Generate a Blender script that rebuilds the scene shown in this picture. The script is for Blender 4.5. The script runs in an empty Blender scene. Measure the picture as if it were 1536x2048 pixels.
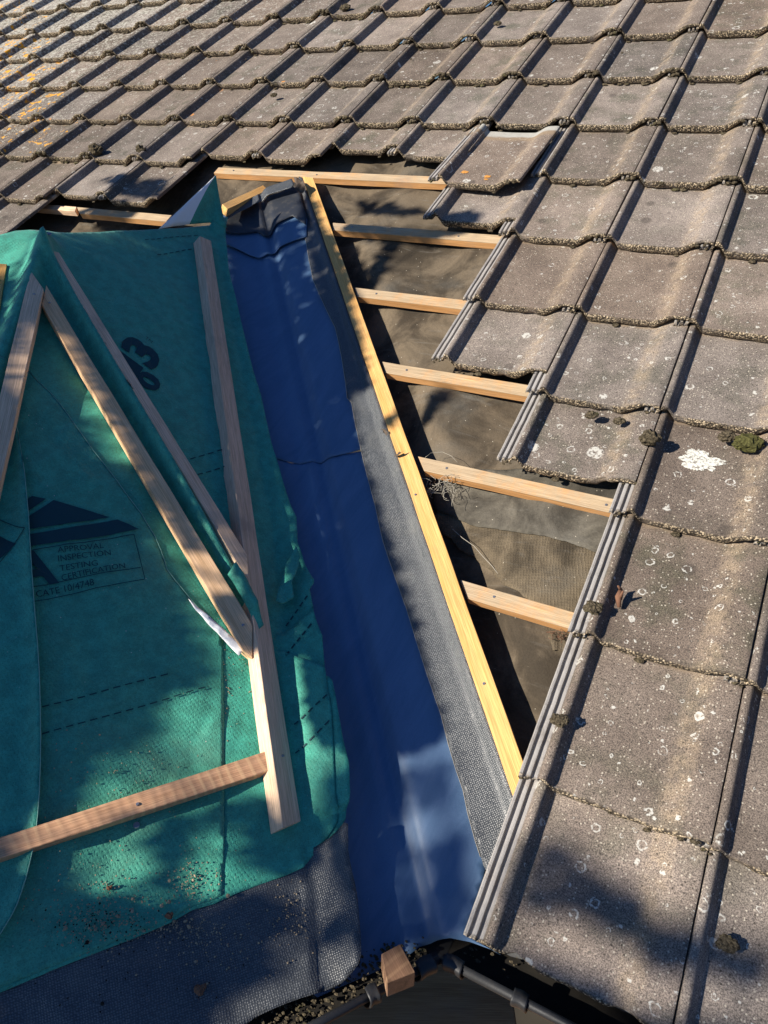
import bpy, math, random
import numpy as np
from mathutils import Vector, Matrix, noise
from mathutils.geometry import delaunay_2d_cdt
random.seed(7)
rad = math.radians
SC = bpy.context.scene
COL = SC.collection

# ------------------------------------------------------------------ frames
# roof frame: x along the courses, y up the slope, z off the tiles (metres)
R = np.array([[0.8829600084571929, 0.4116230040785786, -0.22571691557885737],
              [0.22712768692681212, -0.7953646121444371, -0.5619681019213084],
              [-0.4108462453234574, 0.444928799089347, -0.7957661254677539]])
C = np.array([0.16108951083936973, -0.010144957642825414, 1.433636698078038])
F = 1463.607
G = 0.31171           # gauge of the courses
PITCH = rad(29.5)
MR = np.array([[1, 0, 0], [0, math.cos(PITCH), -math.sin(PITCH)], [0, math.sin(PITCH), math.cos(PITCH)]])
BASE = np.array([0, 0, 2.6])
ROOF = Matrix.Translation(BASE) @ Matrix([list(r) + [0] for r in MR] + [[0, 0, 0, 1]]).to_4x4()
Z = np.array([0, 0, 1.0])
def A3(*v): return np.array(v, float)
def nrm(v): return v / np.linalg.norm(v)
def ray(px, py): return R.T @ A3((px - 768) / F, (py - 1024) / F, 1.0)
def hitp(px, py, P0, n):
    d = ray(px, py); return C + d * (np.dot(P0 - C, n) / np.dot(d, n))
def hitz(px, py, z=0.0): return hitp(px, py, A3(0, 0, z), Z)
def toW(p): return MR @ p + BASE
def toR(p): return MR.T @ (p - BASE)
WUP = MR.T @ Z         # world up in the roof frame
def worldlevel(px, py, h): return MR @ hitp(px, py, WUP * h, WUP)   # point at height h (world axes, origin on the eaves)

VZ = -0.065
V0 = hitz(840, 1890, VZ); V1 = hitz(560, 600, VZ)
VD = nrm(V1 - V0)
def contour_normal(az):
    d = MR.T @ A3(math.cos(rad(az)), math.sin(rad(az)), 0)
    n = nrm(np.cross(d, VD)); return (n if n[2] > 0 else -n), d
LN, LU = contour_normal(65)
LV = np.cross(LN, LU)
if LV[0] > 0: LV = -LV
VM = np.cross(VD, Z); VM = VM if VM[0] > 0 else -VM         # across the valley, main slope side
VL = np.cross(VD, LN); VL = VL if VL[0] < 0 else -VL        # across the valley, small roof side

def sm(a, b, x):
    t = min(1, max(0, (x - a) / (b - a))); return t * t * (3 - 2 * t)
def nz(x, y, s, seed=0.0): return noise.noise(Vector((x * s + seed, y * s - seed * .7, seed * 3.1)))

# ------------------------------------------------------------------ the small roof as a height field over its mean plane
def rawL(px, py, off=0.0):
    h = hitp(px, py, V0 + LN * off, LN) - V0
    return np.dot(h, LU), np.dot(h, LV)
CP = {'VT': (470, 440, 0.0), 'AP': (80, 492, .165), 'J': (535, 1290, -.004), 'GC': (835, 1895, 0), 'E': (-20, 2050, -.05),
      'H': (-120, 1000, .06), 'CL': (-700, 700, -.12), 'TL': (-150, 470, .13), 'T0': (60, 380, .17), 'B1': (760, 2100, 0.0), 'B2': (-60, 2500, -.06)}
CU = {k: (*rawL(v[0], v[1], v[2]), v[2]) for k, v in CP.items()}
TRI = [('VT', 'AP', 'J'), ('AP', 'J', 'E'), ('J', 'GC', 'E'), ('AP', 'E', 'H'), ('AP', 'H', 'CL'), ('AP', 'TL', 'CL'), ('AP', 'T0', 'TL'), ('E', 'GC', 'B1'), ('E', 'B1', 'B2')]
def facet(u, v):
    best = None
    for t in TRI:
        a, b, c = (CU[k] for k in t)
        d = (b[1] - c[1]) * (a[0] - c[0]) + (c[0] - b[0]) * (a[1] - c[1])
        l1 = ((b[1] - c[1]) * (u - c[0]) + (c[0] - b[0]) * (v - c[1])) / d
        l2 = ((c[1] - a[1]) * (u - c[0]) + (a[0] - c[0]) * (v - c[1])) / d
        l3 = 1 - l1 - l2
        m = min(l1, l2, l3)
        if best is None or m > best[0]: best = (m, l1 * a[2] + l2 * b[2] + l3 * c[2])
        if m >= 0: break
    return max(-.12, min(.18, best[1]))
def polydist(u, v, pts):
    bd = 9; bt = 0; side = 0
    for i in range(len(pts) - 1):
        ax, ay = pts[i]; bx, by = pts[i + 1]
        dx, dy = bx - ax, by - ay; L2 = dx * dx + dy * dy
        t = max(0, min(1, ((u - ax) * dx + (v - ay) * dy) / L2))
        d = math.hypot(u - ax - t * dx, v - ay - t * dy)
        if d < bd:
            bd = d; bt = (i + t) / (len(pts) - 1)
            side = 1 if dx * (v - ay) - dy * (u - ax) > 0 else -1
    return bd, bt, side
def Lp(*q, w=0.05): return [rawL(x, y, w) for x, y in q]
def Lh(x, y):   # iterate on the faceted surface
    w = 0
    for _ in range(8):
        u, v = rawL(x, y, w); w = w + .7 * (facet(u, v) - w)
    return (u, v)
HIP1 = [Lh(92, 520), Lh(289, 860), Lh(509, 1240)]
HIP2 = [Lh(95, 500), Lh(20, 700), Lh(-60, 930)]
GLINE = [Lh(425, 480), Lh(535, 1050), Lh(600, 1640)]
RIDGE = [Lh(-60, 478), Lh(440, 449)]
FLINE = [Lh(-60, 1715), Lh(545, 1520)]
def surfL(u, v, detail=True):
    w = facet(u, v)
    if not detail: return w
    d, t, s = polydist(u, v, HIP1)
    w += .046 * math.exp(-(d / .0165) ** 2) * (1 - .55 * sm(.75, 1.0, t)) * (1 if t < .999 else 0.75 ** 2)
    d, t, s = polydist(u, v, HIP2)
    w += .045 * math.exp(-(d / .028) ** 2)
    # margin that climbs beyond the valley batten
    d, t, s = polydist(u, v, GLINE)
    if s < 0 if GSIDE > 0 else s > 0:
        fade = 1
        if t > .999:
            (ax_, ay_), (bx_, by_) = GLINE[-2], GLINE[-1]; L_ = math.hypot(bx_ - ax_, by_ - ay_)
            pd = abs((bx_ - ax_) * (v - ay_) - (by_ - ay_) * (u - ax_)) / L_
            fade = sm(.17, .03, d) * sm(.0, .10, pd)
        w += fade * .62 * min(.085, max(0, d - .012)) * sm(0, .1, t + .05) + .006 * math.sin(t * 38 + 2 * math.sin(t * 11)) * sm(.02, .06, d)
    # sag and wrinkles
    w += .006 * nz(u, v, 3.1, 4.0) + .0035 * nz(u, v, 8.0, 9.0) + .0012 * nz(u, v, 24., 2.0)
    fr_ = sm(.02, .14, polydist(u, v, RIDGE)[0])
    cr = abs(nz(u * 1.0 + v * .5, v * 1.3 - u * .3, 5.5, 17)); w += fr_ * .0026 * math.exp(-cr / .05)
    cr = abs(nz(u * 1.3 - v * .6, v * .7 + u * .4, 7.5, 27)); w -= .0018 * math.exp(-cr / .045)
    df, tf, sf = polydist(u, v, FLINE)
    k = sm(.30, .0, df)
    w += k * .011 * nz(u * 3.2 + v * 1.1, v * .35, 3.0, 11.0) * sm(0, .03, df)
    return w
GSIDE = 1
_q = rawL(640, 1500, 0); _d, _t, _s = polydist(*_q, GLINE); GSIDE = -_s

class SL:
    def hit(self, x, y, off=0.0):
        w = 0
        for _ in range(9):
            u, v = rawL(x, y, w + off); w += .6 * (surfL(u, v, False) - w)
        return u, v
    def pos(self, a, b, off=0.0): return V0 + LU * a + LV * b + LN * (surfL(a, b) + off)
    n = LN
class SM:
    def __init__(s, z): s.z = z
    def hit(s, x, y, off=0.0):
        h = hitz(x, y, s.z + off); return h[0], h[1]
    def pos(s, a, b, off=0.0): return A3(a, b, s.z + off)
    n = Z
class SV:      # valley trough: a = along, b = across (+ main slope side)
    def hit(s, x, y, off=0.0):
        h = hitz(x, y, VZ + off) - V0
        b = np.dot(h, VM)
        if b >= 0: return np.dot(h, VD), b
        h = hitp(x, y, V0 + LN * off, LN) - V0
        return np.dot(h, VD), -abs(np.dot(h, VL))
    def pos(s, a, b, off=0.0):
        side = VM if b >= 0 else VL
        n = nrm(Z * sm(-.02, .02, b) + LN * (1 - sm(-.02, .02, b)))
        r = .011
        if b < 0: off -= .024 * sm(0, -.035, b)
        return V0 + VD * a + side * abs(b) + n * (off + (math.sqrt(b * b + r * r) - abs(b)) * .36 - .020 * math.exp(-((b - .014) / .020) ** 2) + .002 * math.exp(-((b + .03) / .010) ** 2) + .003 * nz(a, b, 5, 3))
    n = Z
S_L, S_V = SL(), SV()

# ------------------------------------------------------------------ object helpers
def tag(o, label=None, cat=None, group=None, kind=None):
    if label: o['label'] = label
    if cat: o['category'] = cat
    if group: o['group'] = group
    if kind: o['kind'] = kind
    return o
def frame(origin, ex=None, ez=None):
    """roof-frame 4x4 with x axis ex and z axis ez"""
    ex = A3(1, 0, 0) if ex is None else nrm(ex); ez = Z if ez is None else nrm(ez)
    ey = nrm(np.cross(ez, ex)); ez = np.cross(ex, ey)
    m = np.eye(4); m[:3, 0] = ex; m[:3, 1] = ey; m[:3, 2] = ez; m[:3, 3] = origin
    return m
WM = {}
def mk(name, verts, faces, mat, parent=None, fr=None, smooth=True, mats=None, fmat=None):
    """verts in the roof frame; fr = local frame of the object (roof coordinates)"""
    verts = np.asarray(verts, float)
    if fr is None:
        lo = verts.mean(axis=0); lo = lo + Z * (verts[:, 2].min() - lo[2]); fr = frame(lo)
    inv = np.linalg.inv(fr)
    loc = verts @ inv[:3, :3].T + inv[:3, 3]
    me = bpy.data.meshes.new(name); me.from_pydata(loc.tolist(), [], faces)
    for m in (mats or [mat]): me.materials.append(m)
    if fmat is not None: me.polygons.foreach_set('material_index', fmat)
    me.polygons.foreach_set('use_smooth', [smooth] * len(me.polygons)); me.update()
    o = bpy.data.objects.new(name, me); COL.objects.link(o)
    w = ROOF @ Matrix(fr.tolist()); WM[o.name] = w
    if parent is not None:
        o.parent = parent; o.matrix_basis = WM[parent.name].inverted() @ w
    else: o.matrix_basis = w
    return o
def empty(name, origin, ex=None, ez=None):
    o = bpy.data.objects.new(name, None); COL.objects.link(o); o.empty_display_size = .05
    w = ROOF @ Matrix(frame(origin, ex, ez).tolist()); WM[o.name] = w; o.matrix_basis = w
    return o
def fix_normals(o, up=None):
    import bmesh
    b = bmesh.new(); b.from_mesh(o.data); bmesh.ops.recalc_face_normals(b, faces=b.faces); b.to_mesh(o.data); b.free()
def densify(poly, step=5.0):
    out = []
    for i in range(len(poly)):
        a, b = poly[i], poly[(i + 1) % len(poly)]
        n = max(1, int(math.hypot(b[0] - a[0], b[1] - a[1]) / step))
        for k in range(n): out.append((a[0] + (b[0] - a[0]) * k / n, a[1] + (b[1] - a[1]) * k / n))
    return out
def smoothpoly(poly, it=1):
    for _ in range(it):
        out = []
        for i in range(len(poly)):
            a, b = poly[i], poly[(i + 1) % len(poly)]
            out += [(a[0] * .75 + b[0] * .25, a[1] * .75 + b[1] * .25), (a[0] * .25 + b[0] * .75, a[1] * .25 + b[1] * .75)]
        poly = out
    return poly
def sheet(name, poly, S, off, mat, parent=None, ef=None, grid=.011, thick=.0012, step=6.0, rough=0.0, rnd=0, ab=None, mats=None, fmatf=None):
    if rnd: poly = smoothpoly(poly, rnd)
    if ab is None:
        pts = [S.hit(x, y, off) for x, y in densify(poly, step)]
    else: pts = ab
    if rough:
        pts = [(a + rough * nz(a, b, 60, 3), b + rough * nz(a, b, 60, 8)) for a, b in pts]
    P = np.array(pts); n = len(P)
    x0, y0 = P.min(0); x1, y1 = P.max(0)
    gx = np.arange(x0 + grid / 2, x1, grid); gy = np.arange(y0 + grid / 2, y1, grid)
    X, Y = np.meshgrid(gx, gy); X[1::2] += grid / 2
    X = X.ravel(); Y = Y.ravel()
    ins = np.zeros(len(X), bool); dm = np.full(len(X), 9.0)
    for i in range(n):
        ax, ay = P[i]; bx, by = P[(i + 1) % n]
        if abs(by - ay) > 1e-12:
            c = ((ay > Y) != (by > Y)) & (X < (bx - ax) * (Y - ay) / (by - ay) + ax); ins ^= c
        dx, dy = bx - ax, by - ay; L2 = dx * dx + dy * dy + 1e-16
        t = np.clip(((X - ax) * dx + (Y - ay) * dy) / L2, 0, 1)
        dm = np.minimum(dm, np.hypot(X - ax - t * dx, Y - ay - t * dy))
    keep = ins & (dm > grid * .35)
    allp = [Vector(p) for p in P] + [Vector((a, b)) for a, b in zip(X[keep], Y[keep])]
    vs, es, fs, *_ = delaunay_2d_cdt(allp, [], [list(range(n))], 1, 1e-7)
    V = [S.pos(q[0], q[1], off + (ef(q[0], q[1]) if ef else 0)) for q in vs]
    fm = [fmatf(*((vs[f[0]] + vs[f[1]] + vs[f[2]]) / 3)) for f in fs] if fmatf else None
    o = mk(name, V, [list(f) for f in fs], mat, parent, mats=mats, fmat=fm)
    # keep the outside up
    me = o.data; me.update()
    up = np.linalg.inv(frame(A3(0, 0, 0)))[:3, :3] @ S.n
    if sum(p.normal.dot(Vector(up)) for p in list(me.polygons)[:50]) < 0: me.flip_normals()
    if thick:
        m = o.modifiers.new('thickness', 'SOLIDIFY'); m.thickness = thick; m.offset = -1
    return o

# ------------------------------------------------------------------ materials
class N:
    def __init__(s, name):
        s.m = bpy.data.materials.new(name); s.m.use_nodes = True; s.t = s.m.node_tree
        s.b = s.t.nodes['Principled BSDF']; s.out = s.t.nodes['Material Output']
        s.co = s.n('ShaderNodeTexCoord'); s.P = s.co.outputs['Object']
    def n(s, typ, **kw):
        x = s.t.nodes.new(typ)
        for k, v in kw.items(): setattr(x, k, v)
        return x
    def set(s, sock, v):
        if isinstance(v, bpy.types.NodeSocket): s.t.links.new(v, sock)
        elif isinstance(v, (tuple, list)) and len(v) == 3 and sock.type == 'RGBA': sock.default_value = (*v, 1)
        else: sock.default_value = v
    def math(s, op, a, b=0.0, c=None, clamp=False):
        x = s.n('ShaderNodeMath', operation=op, use_clamp=clamp); s.set(x.inputs[0], a); s.set(x.inputs[1], b)
        if c is not None: s.set(x.inputs[2], c)
        return x.outputs[0]
    def ramp(s, v, a, b, lo=0.0, hi=1.0):      # smoothstep from a to b
        x = s.n('ShaderNodeMapRange', interpolation_type='SMOOTHSTEP'); s.set(x.inputs[0], v)
        x.inputs[1].default_value = a; x.inputs[2].default_value = b; x.inputs[3].default_value = lo; x.inputs[4].default_value = hi
        return x.outputs[0]
    def mix(s, f, a, b, typ='MIX'):
        x = s.n('ShaderNodeMix', data_type='RGBA', blend_type=typ); s.set(x.inputs[0], f); s.set(x.inputs[6], a); s.set(x.inputs[7], b)
        return x.outputs[2]
    def noise(s, scale, co=None, detail=2, rough=.5, dist=0, col=False):
        x = s.n('ShaderNodeTexNoise'); s.set(x.inputs['Vector'], co or s.P); x.inputs['Scale'].default_value = scale
        x.inputs['Detail'].default_value = detail; x.inputs['Roughness'].default_value = rough; x.inputs['Distortion'].default_value = dist
        return x.outputs['Color' if col else 'Fac']
    def voro(s, scale, co=None, feature='F1', rnd=1.0):
        x = s.n('ShaderNodeTexVoronoi', feature=feature); s.set(x.inputs['Vector'], co or s.P); x.inputs['Scale'].default_value = scale
        x.inputs['Randomness'].default_value = rnd
        return x
    def vm(s, op, a, b):
        x = s.n('ShaderNodeVectorMath', operation=op); s.set(x.inputs[0], a); s.set(x.inputs[1], b); return x.outputs[0]
    def xyz(s, v=None):
        x = s.n('ShaderNodeSeparateXYZ'); s.set(x.inputs[0], v or s.P); return x.outputs
    def bump(s, h, strength, dist, normal=None):
        x = s.n('ShaderNodeBump'); s.set(x.inputs['Height'], h); x.inputs['Strength'].default_value = strength; x.inputs['Distance'].default_value = dist
        if normal is not None: s.set(x.inputs['Normal'], normal)
        return x.outputs[0]
    def fin(s, col, rough=.8, normal=None, spec=.3):
        s.set(s.b.inputs['Base Color'], col); s.set(s.b.inputs['Roughness'], rough)
        if normal is not None: s.set(s.b.inputs['Normal'], normal)
        s.b.inputs['Specular IOR Level'].default_value = spec
        return s.m

def mat_tile():
    s = N('concrete_tile')
    oi = s.n('ShaderNodeObjectInfo'); rnd = oi.outputs['Random']
    oc = s.n('ShaderNodeSeparateColor'); s.set(oc.inputs[0], oi.outputs['Color'])
    white, orange = oc.outputs[0], oc.outputs[1]
    X, Y, Zz = s.xyz()[0], s.xyz()[1], s.xyz()[2]
    off = s.n('ShaderNodeCombineXYZ'); s.set(off.inputs[0], s.math('MULTIPLY', rnd, 37.3)); s.set(off.inputs[1], s.math('MULTIPLY', rnd, 91.7))
    q = s.vm('ADD', s.P, off.outputs[0])
    big = s.noise(7, q, 4, .6)
    c = s.mix(s.ramp(big, .3, .7), (.138, .114, .098), (.215, .180, .155))
    c = s.mix(s.math('MULTIPLY', s.ramp(s.noise(11, s.vm('ADD', q, (5, 3, 1)), 4, .65), .45, .7), s.math('FRACT', s.math('MULTIPLY', rnd, 7.7))), c, (.105, .098, .076))     # greenish film
    c = s.mix(s.math('MULTIPLY', s.math('SUBTRACT', rnd, .5), .35), c, (.30, .24, .2)) if False else c
    hv = s.n('ShaderNodeHueSaturation'); s.set(hv.inputs['Value'], s.math('ADD', s.math('MULTIPLY', rnd, .55), .74))
    s.set(hv.inputs['Saturation'], s.math('ADD', s.math('MULTIPLY', s.math('FRACT', s.math('MULTIPLY', rnd, 17.)), .5), .75)); s.set(hv.inputs['Color'], c); c = hv.outputs[0]
    # lighter beige band along the gentle flank of the roll
    pale_amt = s.math('MULTIPLY', s.ramp(X, .168, .188), s.ramp(X, .226, .206))
    pale_amt = s.math('MULTIPLY', pale_amt, s.ramp(s.noise(40, q, 3), .3, .7))
    c = s.mix(s.math('MULTIPLY', pale_amt, .55), c, (.30, .235, .165))
    # sand in the concrete
    g = s.noise(420, q, 2, .7)
    c = s.mix(1.0, c, s.mix(s.ramp(g, .3, .72), (.45, .45, .47), (1.68, 1.65, 1.58)), 'MULTIPLY')
    v = s.voro(170, q); sc = s.n('ShaderNodeSeparateColor'); s.set(sc.inputs[0], v.outputs['Color'])
    grain = s.math('MULTIPLY', s.ramp(v.outputs['Distance'], .34, .2), s.ramp(sc.outputs[0], .72, .76))
    c = s.mix(s.math('MULTIPLY', grain, .75), c, (.52, .47, .38))
    dk = s.math('MULTIPLY', s.ramp(v.outputs['Distance'], .4, .25), s.ramp(sc.outputs[1], .86, .9))
    c = s.mix(s.math('MULTIPLY', dk, .7), c, (.03, .026, .022))
    # darker round damp patches
    v4 = s.voro(11, s.vm('ADD', q, (7, 1, 0))); s4 = s.n('ShaderNodeSeparateColor'); s.set(s4.inputs[0], v4.outputs['Color'])
    dp = s.math('MULTIPLY', s.ramp(v4.outputs['Distance'], .22, .12), s.ramp(s4.outputs[0], .8, .82))
    c = s.mix(s.math('MULTIPLY', dp, .5), c, (.05, .042, .037))
    # rings and spots of grey-white lichen
    tot = None
    for sc_, th, seed, wd in ((26, .60, 0, .05), (52, .70, 3, .06), (13, .82, 9, .03)):
        qq = s.vm('ADD', q, (seed, seed * 1.7, 0))
        wob = s.vm('ADD', qq, s.vm('MULTIPLY', s.vm('SUBTRACT', s.noise(90, qq, 2, .6, col=True), (.5, .5, .5)), (.010, .010, .010)))
        v = s.voro(sc_, wob); sp = s.n('ShaderNodeSeparateColor'); s.set(sp.inputs[0], v.outputs['Color'])
        rr = s.math('ADD', s.math('MULTIPLY', sp.outputs[1], .16), .09)
        dd = s.math('ABSOLUTE', s.math('SUBTRACT', v.outputs['Distance'], rr))
        ring = s.ramp(dd, wd, wd * .35)
        fill = s.math('MULTIPLY', s.ramp(s.math('SUBTRACT', v.outputs['Distance'], rr), .02, -.02), s.ramp(sp.outputs[2], .88, .9))
        ring = s.math('MAXIMUM', ring, fill)
        brk = s.ramp(s.noise(130, qq, 2, .6), .38, .55)
        ring = s.math('MULTIPLY', s.math('MULTIPLY', ring, brk), s.ramp(s.math('ADD', sp.outputs[0], s.math('MULTIPLY', s.math('SUBTRACT', s.math('FRACT', s.math('MULTIPLY', rnd, 5.3)), .5), .35)), th, th + .02))
        tot = ring if tot is None else s.math('MAXIMUM', tot, ring)
    c = s.mix(s.math('MULTIPLY', tot, .85), c, (.55, .54, .49))
    # crusts that cover the older corner
    cr = s.math('MULTIPLY', s.ramp(s.math('ADD', s.noise(70, q, 4, .75), s.math('MULTIPLY', white, .21)), .60, .68), s.ramp(white, 0, .1))
    c = s.mix(s.math('MULTIPLY', cr, .8), c, (.50, .49, .42))
    on = s.math('MULTIPLY', s.ramp(s.math('ADD', s.noise(17, s.vm('ADD', q, (1, 9, 0)), 4, .7), s.math('MULTIPLY', orange, .22)), .70, .73), s.ramp(orange, 0, .05))
    c = s.mix(on, c, s.mix(s.noise(150, q), (.62, .24, .02), (.75, .42, .05)))
    vo = s.voro(7.5, s.vm('ADD', q, (3, 3, 0))); so = s.n('ShaderNodeSeparateColor'); s.set(so.inputs[0], vo.outputs['Color'])
    os_ = s.math('MULTIPLY', s.math('MULTIPLY', s.ramp(vo.outputs['Distance'], .12, .08), s.ramp(so.outputs[0], .93, .94)), s.ramp(s.noise(110, q), .42, .55))
    c = s.mix(os_, c, (.60, .26, .07))
    # cleaner interlocks, head and gritty nose
    rail = s.ramp(X, -.033, -.036)
    c = s.mix(s.math('MULTIPLY', rail, s.ramp(s.noise(25, q, 4, .7), .2, .6, .35, .9)), c, (.36, .345, .33))
    head = s.ramp(s.math('ADD', Y, s.math('MULTIPLY', s.noise(20, q), .03)), .352, .366)
    c = s.mix(head, c, s.mix(s.noise(60, q, 4, .7), (.25, .24, .21), (.48, .47, .43)))
    hb = s.math('MULTIPLY', s.ramp(s.math('ADD', Y, s.math('MULTIPLY', s.noise(20, q), .03)), .325, .345), s.math('SUBTRACT', 1.0, head))
    c = s.mix(s.math('MULTIPLY', hb, .7), c, (.27, .2, .13))
    nose = s.math('MULTIPLY', s.ramp(s.math('ADD', Y, s.math('MULTIPLY', s.noise(120, q), .008)), .011, .005), s.ramp(X, -.075, -.03, .4, 1.))
    gr = s.voro(210, q); sg = s.n('ShaderNodeSeparateColor'); s.set(sg.inputs[0], gr.outputs['Color'])
    gc = s.mix(sg.outputs[0], (.15, .115, .075), (.62, .50, .34))
    gc = s.mix(s.ramp(gr.outputs['Distance'], .3, .6), gc, (.05, .04, .03))
    c = s.mix(nose, c, gc)
    h = s.math('ADD', s.math('MULTIPLY', g, .9), s.math('MULTIPLY', s.noise(1100, q, 1), .5))
    h = s.math('ADD', h, s.math('MULTIPLY', s.math('MULTIPLY', nose, s.math('SUBTRACT', 1.0, gr.outputs['Distance'])), 2.5))
    h = s.math('ADD', h, s.math('MULTIPLY', tot, .3))
    nb = s.bump(h, .75, .0016)
    return s.fin(c, .92, s.bump(s.noise(28, q, 3), .35, .004, nb), .2)

def mat_moss(name='moss', c1=(.04, .033, .022), c2=(.16, .13, .085), gk=.35):
    s = N(name); q = s.P
    oi = s.n('ShaderNodeObjectInfo')
    q = s.vm('ADD', q, oi.outputs['Location'])
    c = s.mix(s.ramp(s.noise(220, q, 3, .7), .35, .65), c1, c2)
    c = s.mix(s.ramp(s.noise(30, q, 2), .56, .68, 0, gk), c, (.10, .105, .035))
    return s.fin(c, .95, s.bump(s.noise(500, q, 3, .8), 1.0, .004), .1)

def mat_wood(name, light, dark, saw=0.0, grey=0.0, scale=1.0, top=None):
    s = N(name); x = s.xyz()
    oi = s.n('ShaderNodeObjectInfo'); rnd = oi.outputs['Random']
    cb = s.n('ShaderNodeCombineXYZ')
    wv = s.noise(2.2, s.P, 2)
    s.set(cb.inputs[0], s.math('MULTIPLY', x[0], 2.2)); s.set(cb.inputs[1], s.math('ADD', s.math('MULTIPLY', x[1], 75 * scale), s.math('ADD', s.math('MULTIPLY', wv, 2.5), s.math('MULTIPLY', rnd, 60.))))
    s.set(cb.inputs[2], s.math('MULTIPLY', x[2], 60 * scale))
    gr = s.noise(1.0, cb.outputs[0], 3, .6, .3)
    c = s.mix(s.ramp(gr, .30, .78), light, dark)
    if top:
        tk = s.math('MULTIPLY', s.ramp(x[2], .0215, .0245), s.ramp(s.noise(9, s.P, 5, .75), .30, .55, .35, 1.0))
        c = s.mix(tk, c, s.mix(gr, top, tuple(v * .7 for v in top)))
    fine = s.n('ShaderNodeCombineXYZ'); s.set(fine.inputs[0], s.math('MULTIPLY', x[0], 12)); s.set(fine.inputs[1], s.math('MULTIPLY', x[1], 700)); s.set(fine.inputs[2], s.math('MULTIPLY', x[2], 700))
    fn = s.noise(1.0, fine.outputs[0], 3, .7)
    c = s.mix(1.0, c, s.mix(s.ramp(fn, .25, .75), (.66, .62, .58), (1.24, 1.24, 1.24)), 'MULTIPLY')
    # patches of staining
    c = s.mix(s.ramp(s.noise(6, s.P, 4, .65), .52, .78, 0, .55 + grey), c, (.28, .21, .165))
    # knots
    kc = s.n('ShaderNodeCombineXYZ'); s.set(kc.inputs[0], s.math('ADD', s.math('MULTIPLY', x[0], 3.2), s.math('MULTIPLY', rnd, 33.))); s.set(kc.inputs[1], s.math('MULTIPLY', x[1], 9)); s.set(kc.inputs[2], s.math('MULTIPLY', x[2], 3))
    kv = s.voro(1.0, kc.outputs[0]); ks = s.n('ShaderNodeSeparateColor'); s.set(ks.inputs[0], kv.outputs['Color'])
    kn = s.math('MULTIPLY', s.ramp(kv.outputs['Distance'], .13, .05), s.ramp(ks.outputs[0], .5, .52))
    c = s.mix(s.math('MULTIPLY', kn, .8), c, (.17, .075, .03))
    h = s.math('ADD', gr, s.math('MULTIPLY', fn, .6))
    if saw:
        sw = s.math('SINE', s.math('ADD', s.math('MULTIPLY', x[0], 330.), s.math('ADD', s.math('MULTIPLY', x[1], 60.), s.math('MULTIPLY', s.noise(9, s.P, 2), 9.0))))
        c = s.mix(s.math('MULTIPLY', s.ramp(sw, .2, .95), s.math('MULTIPLY', s.ramp(s.noise(7, s.P), .35, .6), saw)), c, (.80, .52, .28))
        h = s.math('ADD', h, s.math('MULTIPLY', sw, .8 * saw))
    return s.fin(c, .75, s.bump(h, .5, .0009), .25)

def mat_green(name='green_membrane', base=(.040, .285, .200), trans=0.0, dirt=.5):
    s = N(name); x = s.xyz()
    f = s.noise(34, s.P, 4, .7)
    c = s.mix(s.ramp(f, .3, .7), tuple(v * .86 for v in base), tuple(min(1, v * 1.2) for v in base))
    fib = s.noise(320, s.P, 3, .75, 1.5)
    c = s.mix(1.0, c, s.mix(s.ramp(fib, .3, .7), (.82, .82, .82), (1.22, 1.22, 1.25)), 'MULTIPLY')
    # embossed points of the non-woven
    cb = s.n('ShaderNodeCombineXYZ'); s.set(cb.inputs[0], s.math('ADD', x[0], x[1])); s.set(cb.inputs[1], s.math('SUBTRACT', x[1], x[0]))
    v = s.voro(190, cb.outputs[0], rnd=0.6)
    emb = s.ramp(v.outputs['Distance'], .15, .5)
    c = s.mix(1.0, c, s.mix(emb, (.88, .88, .88), (1.05, 1.05, 1.05)), 'MULTIPLY')
    sc = s.noise(3.5, s.P, 4, .6)
    c = s.mix(s.ramp(sc, .55, .8, 0, .18 * dirt), c, (.22, .19, .12))
    sv = s.voro(120, s.P); ss = s.n('ShaderNodeSeparateColor'); s.set(ss.inputs[0], sv.outputs['Color'])
    sp = s.math('MULTIPLY', s.math('MULTIPLY', s.ramp(sv.outputs['Distance'], .16, .08), s.ramp(ss.outputs[0], .955, .96)), dirt)
    c = s.mix(sp, c, (.6, .6, .5))
    h = s.math('ADD', s.math('MULTIPLY', emb, 1.0), s.math('MULTIPLY', fib, .6))
    # quilted dimples
    qa = s.math('MULTIPLY', s.math('SINE', s.math('MULTIPLY', s.math('ADD', x[0], s.math('MULTIPLY', x[1], .35)), 600)), s.math('SINE', s.math('MULTIPLY', s.math('SUBTRACT', x[1], s.math('MULTIPLY', x[0], .35)), 600)))
    nb = s.bump(s.math('MULTIPLY', qa, s.ramp(s.noise(5, s.P, 2), .35, .6, .2, 1.)), .22, .0011)
    m = s.fin(c, .62, s.bump(h, .45, .0010, nb), .35)
    s.b.inputs['Sheen Weight'].default_value = .15
    if trans:
        t = s.n('ShaderNodeBsdfTranslucent'); s.set(t.inputs[0], c); mx = s.n('ShaderNodeMixShader'); mx.inputs[0].default_value = trans
        s.t.links.new(s.b.outputs[0], mx.inputs[1]); s.t.links.new(t.outputs[0], mx.inputs[2]); s.t.links.new(mx.outputs[0], s.out.inputs[0])
    return m

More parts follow.
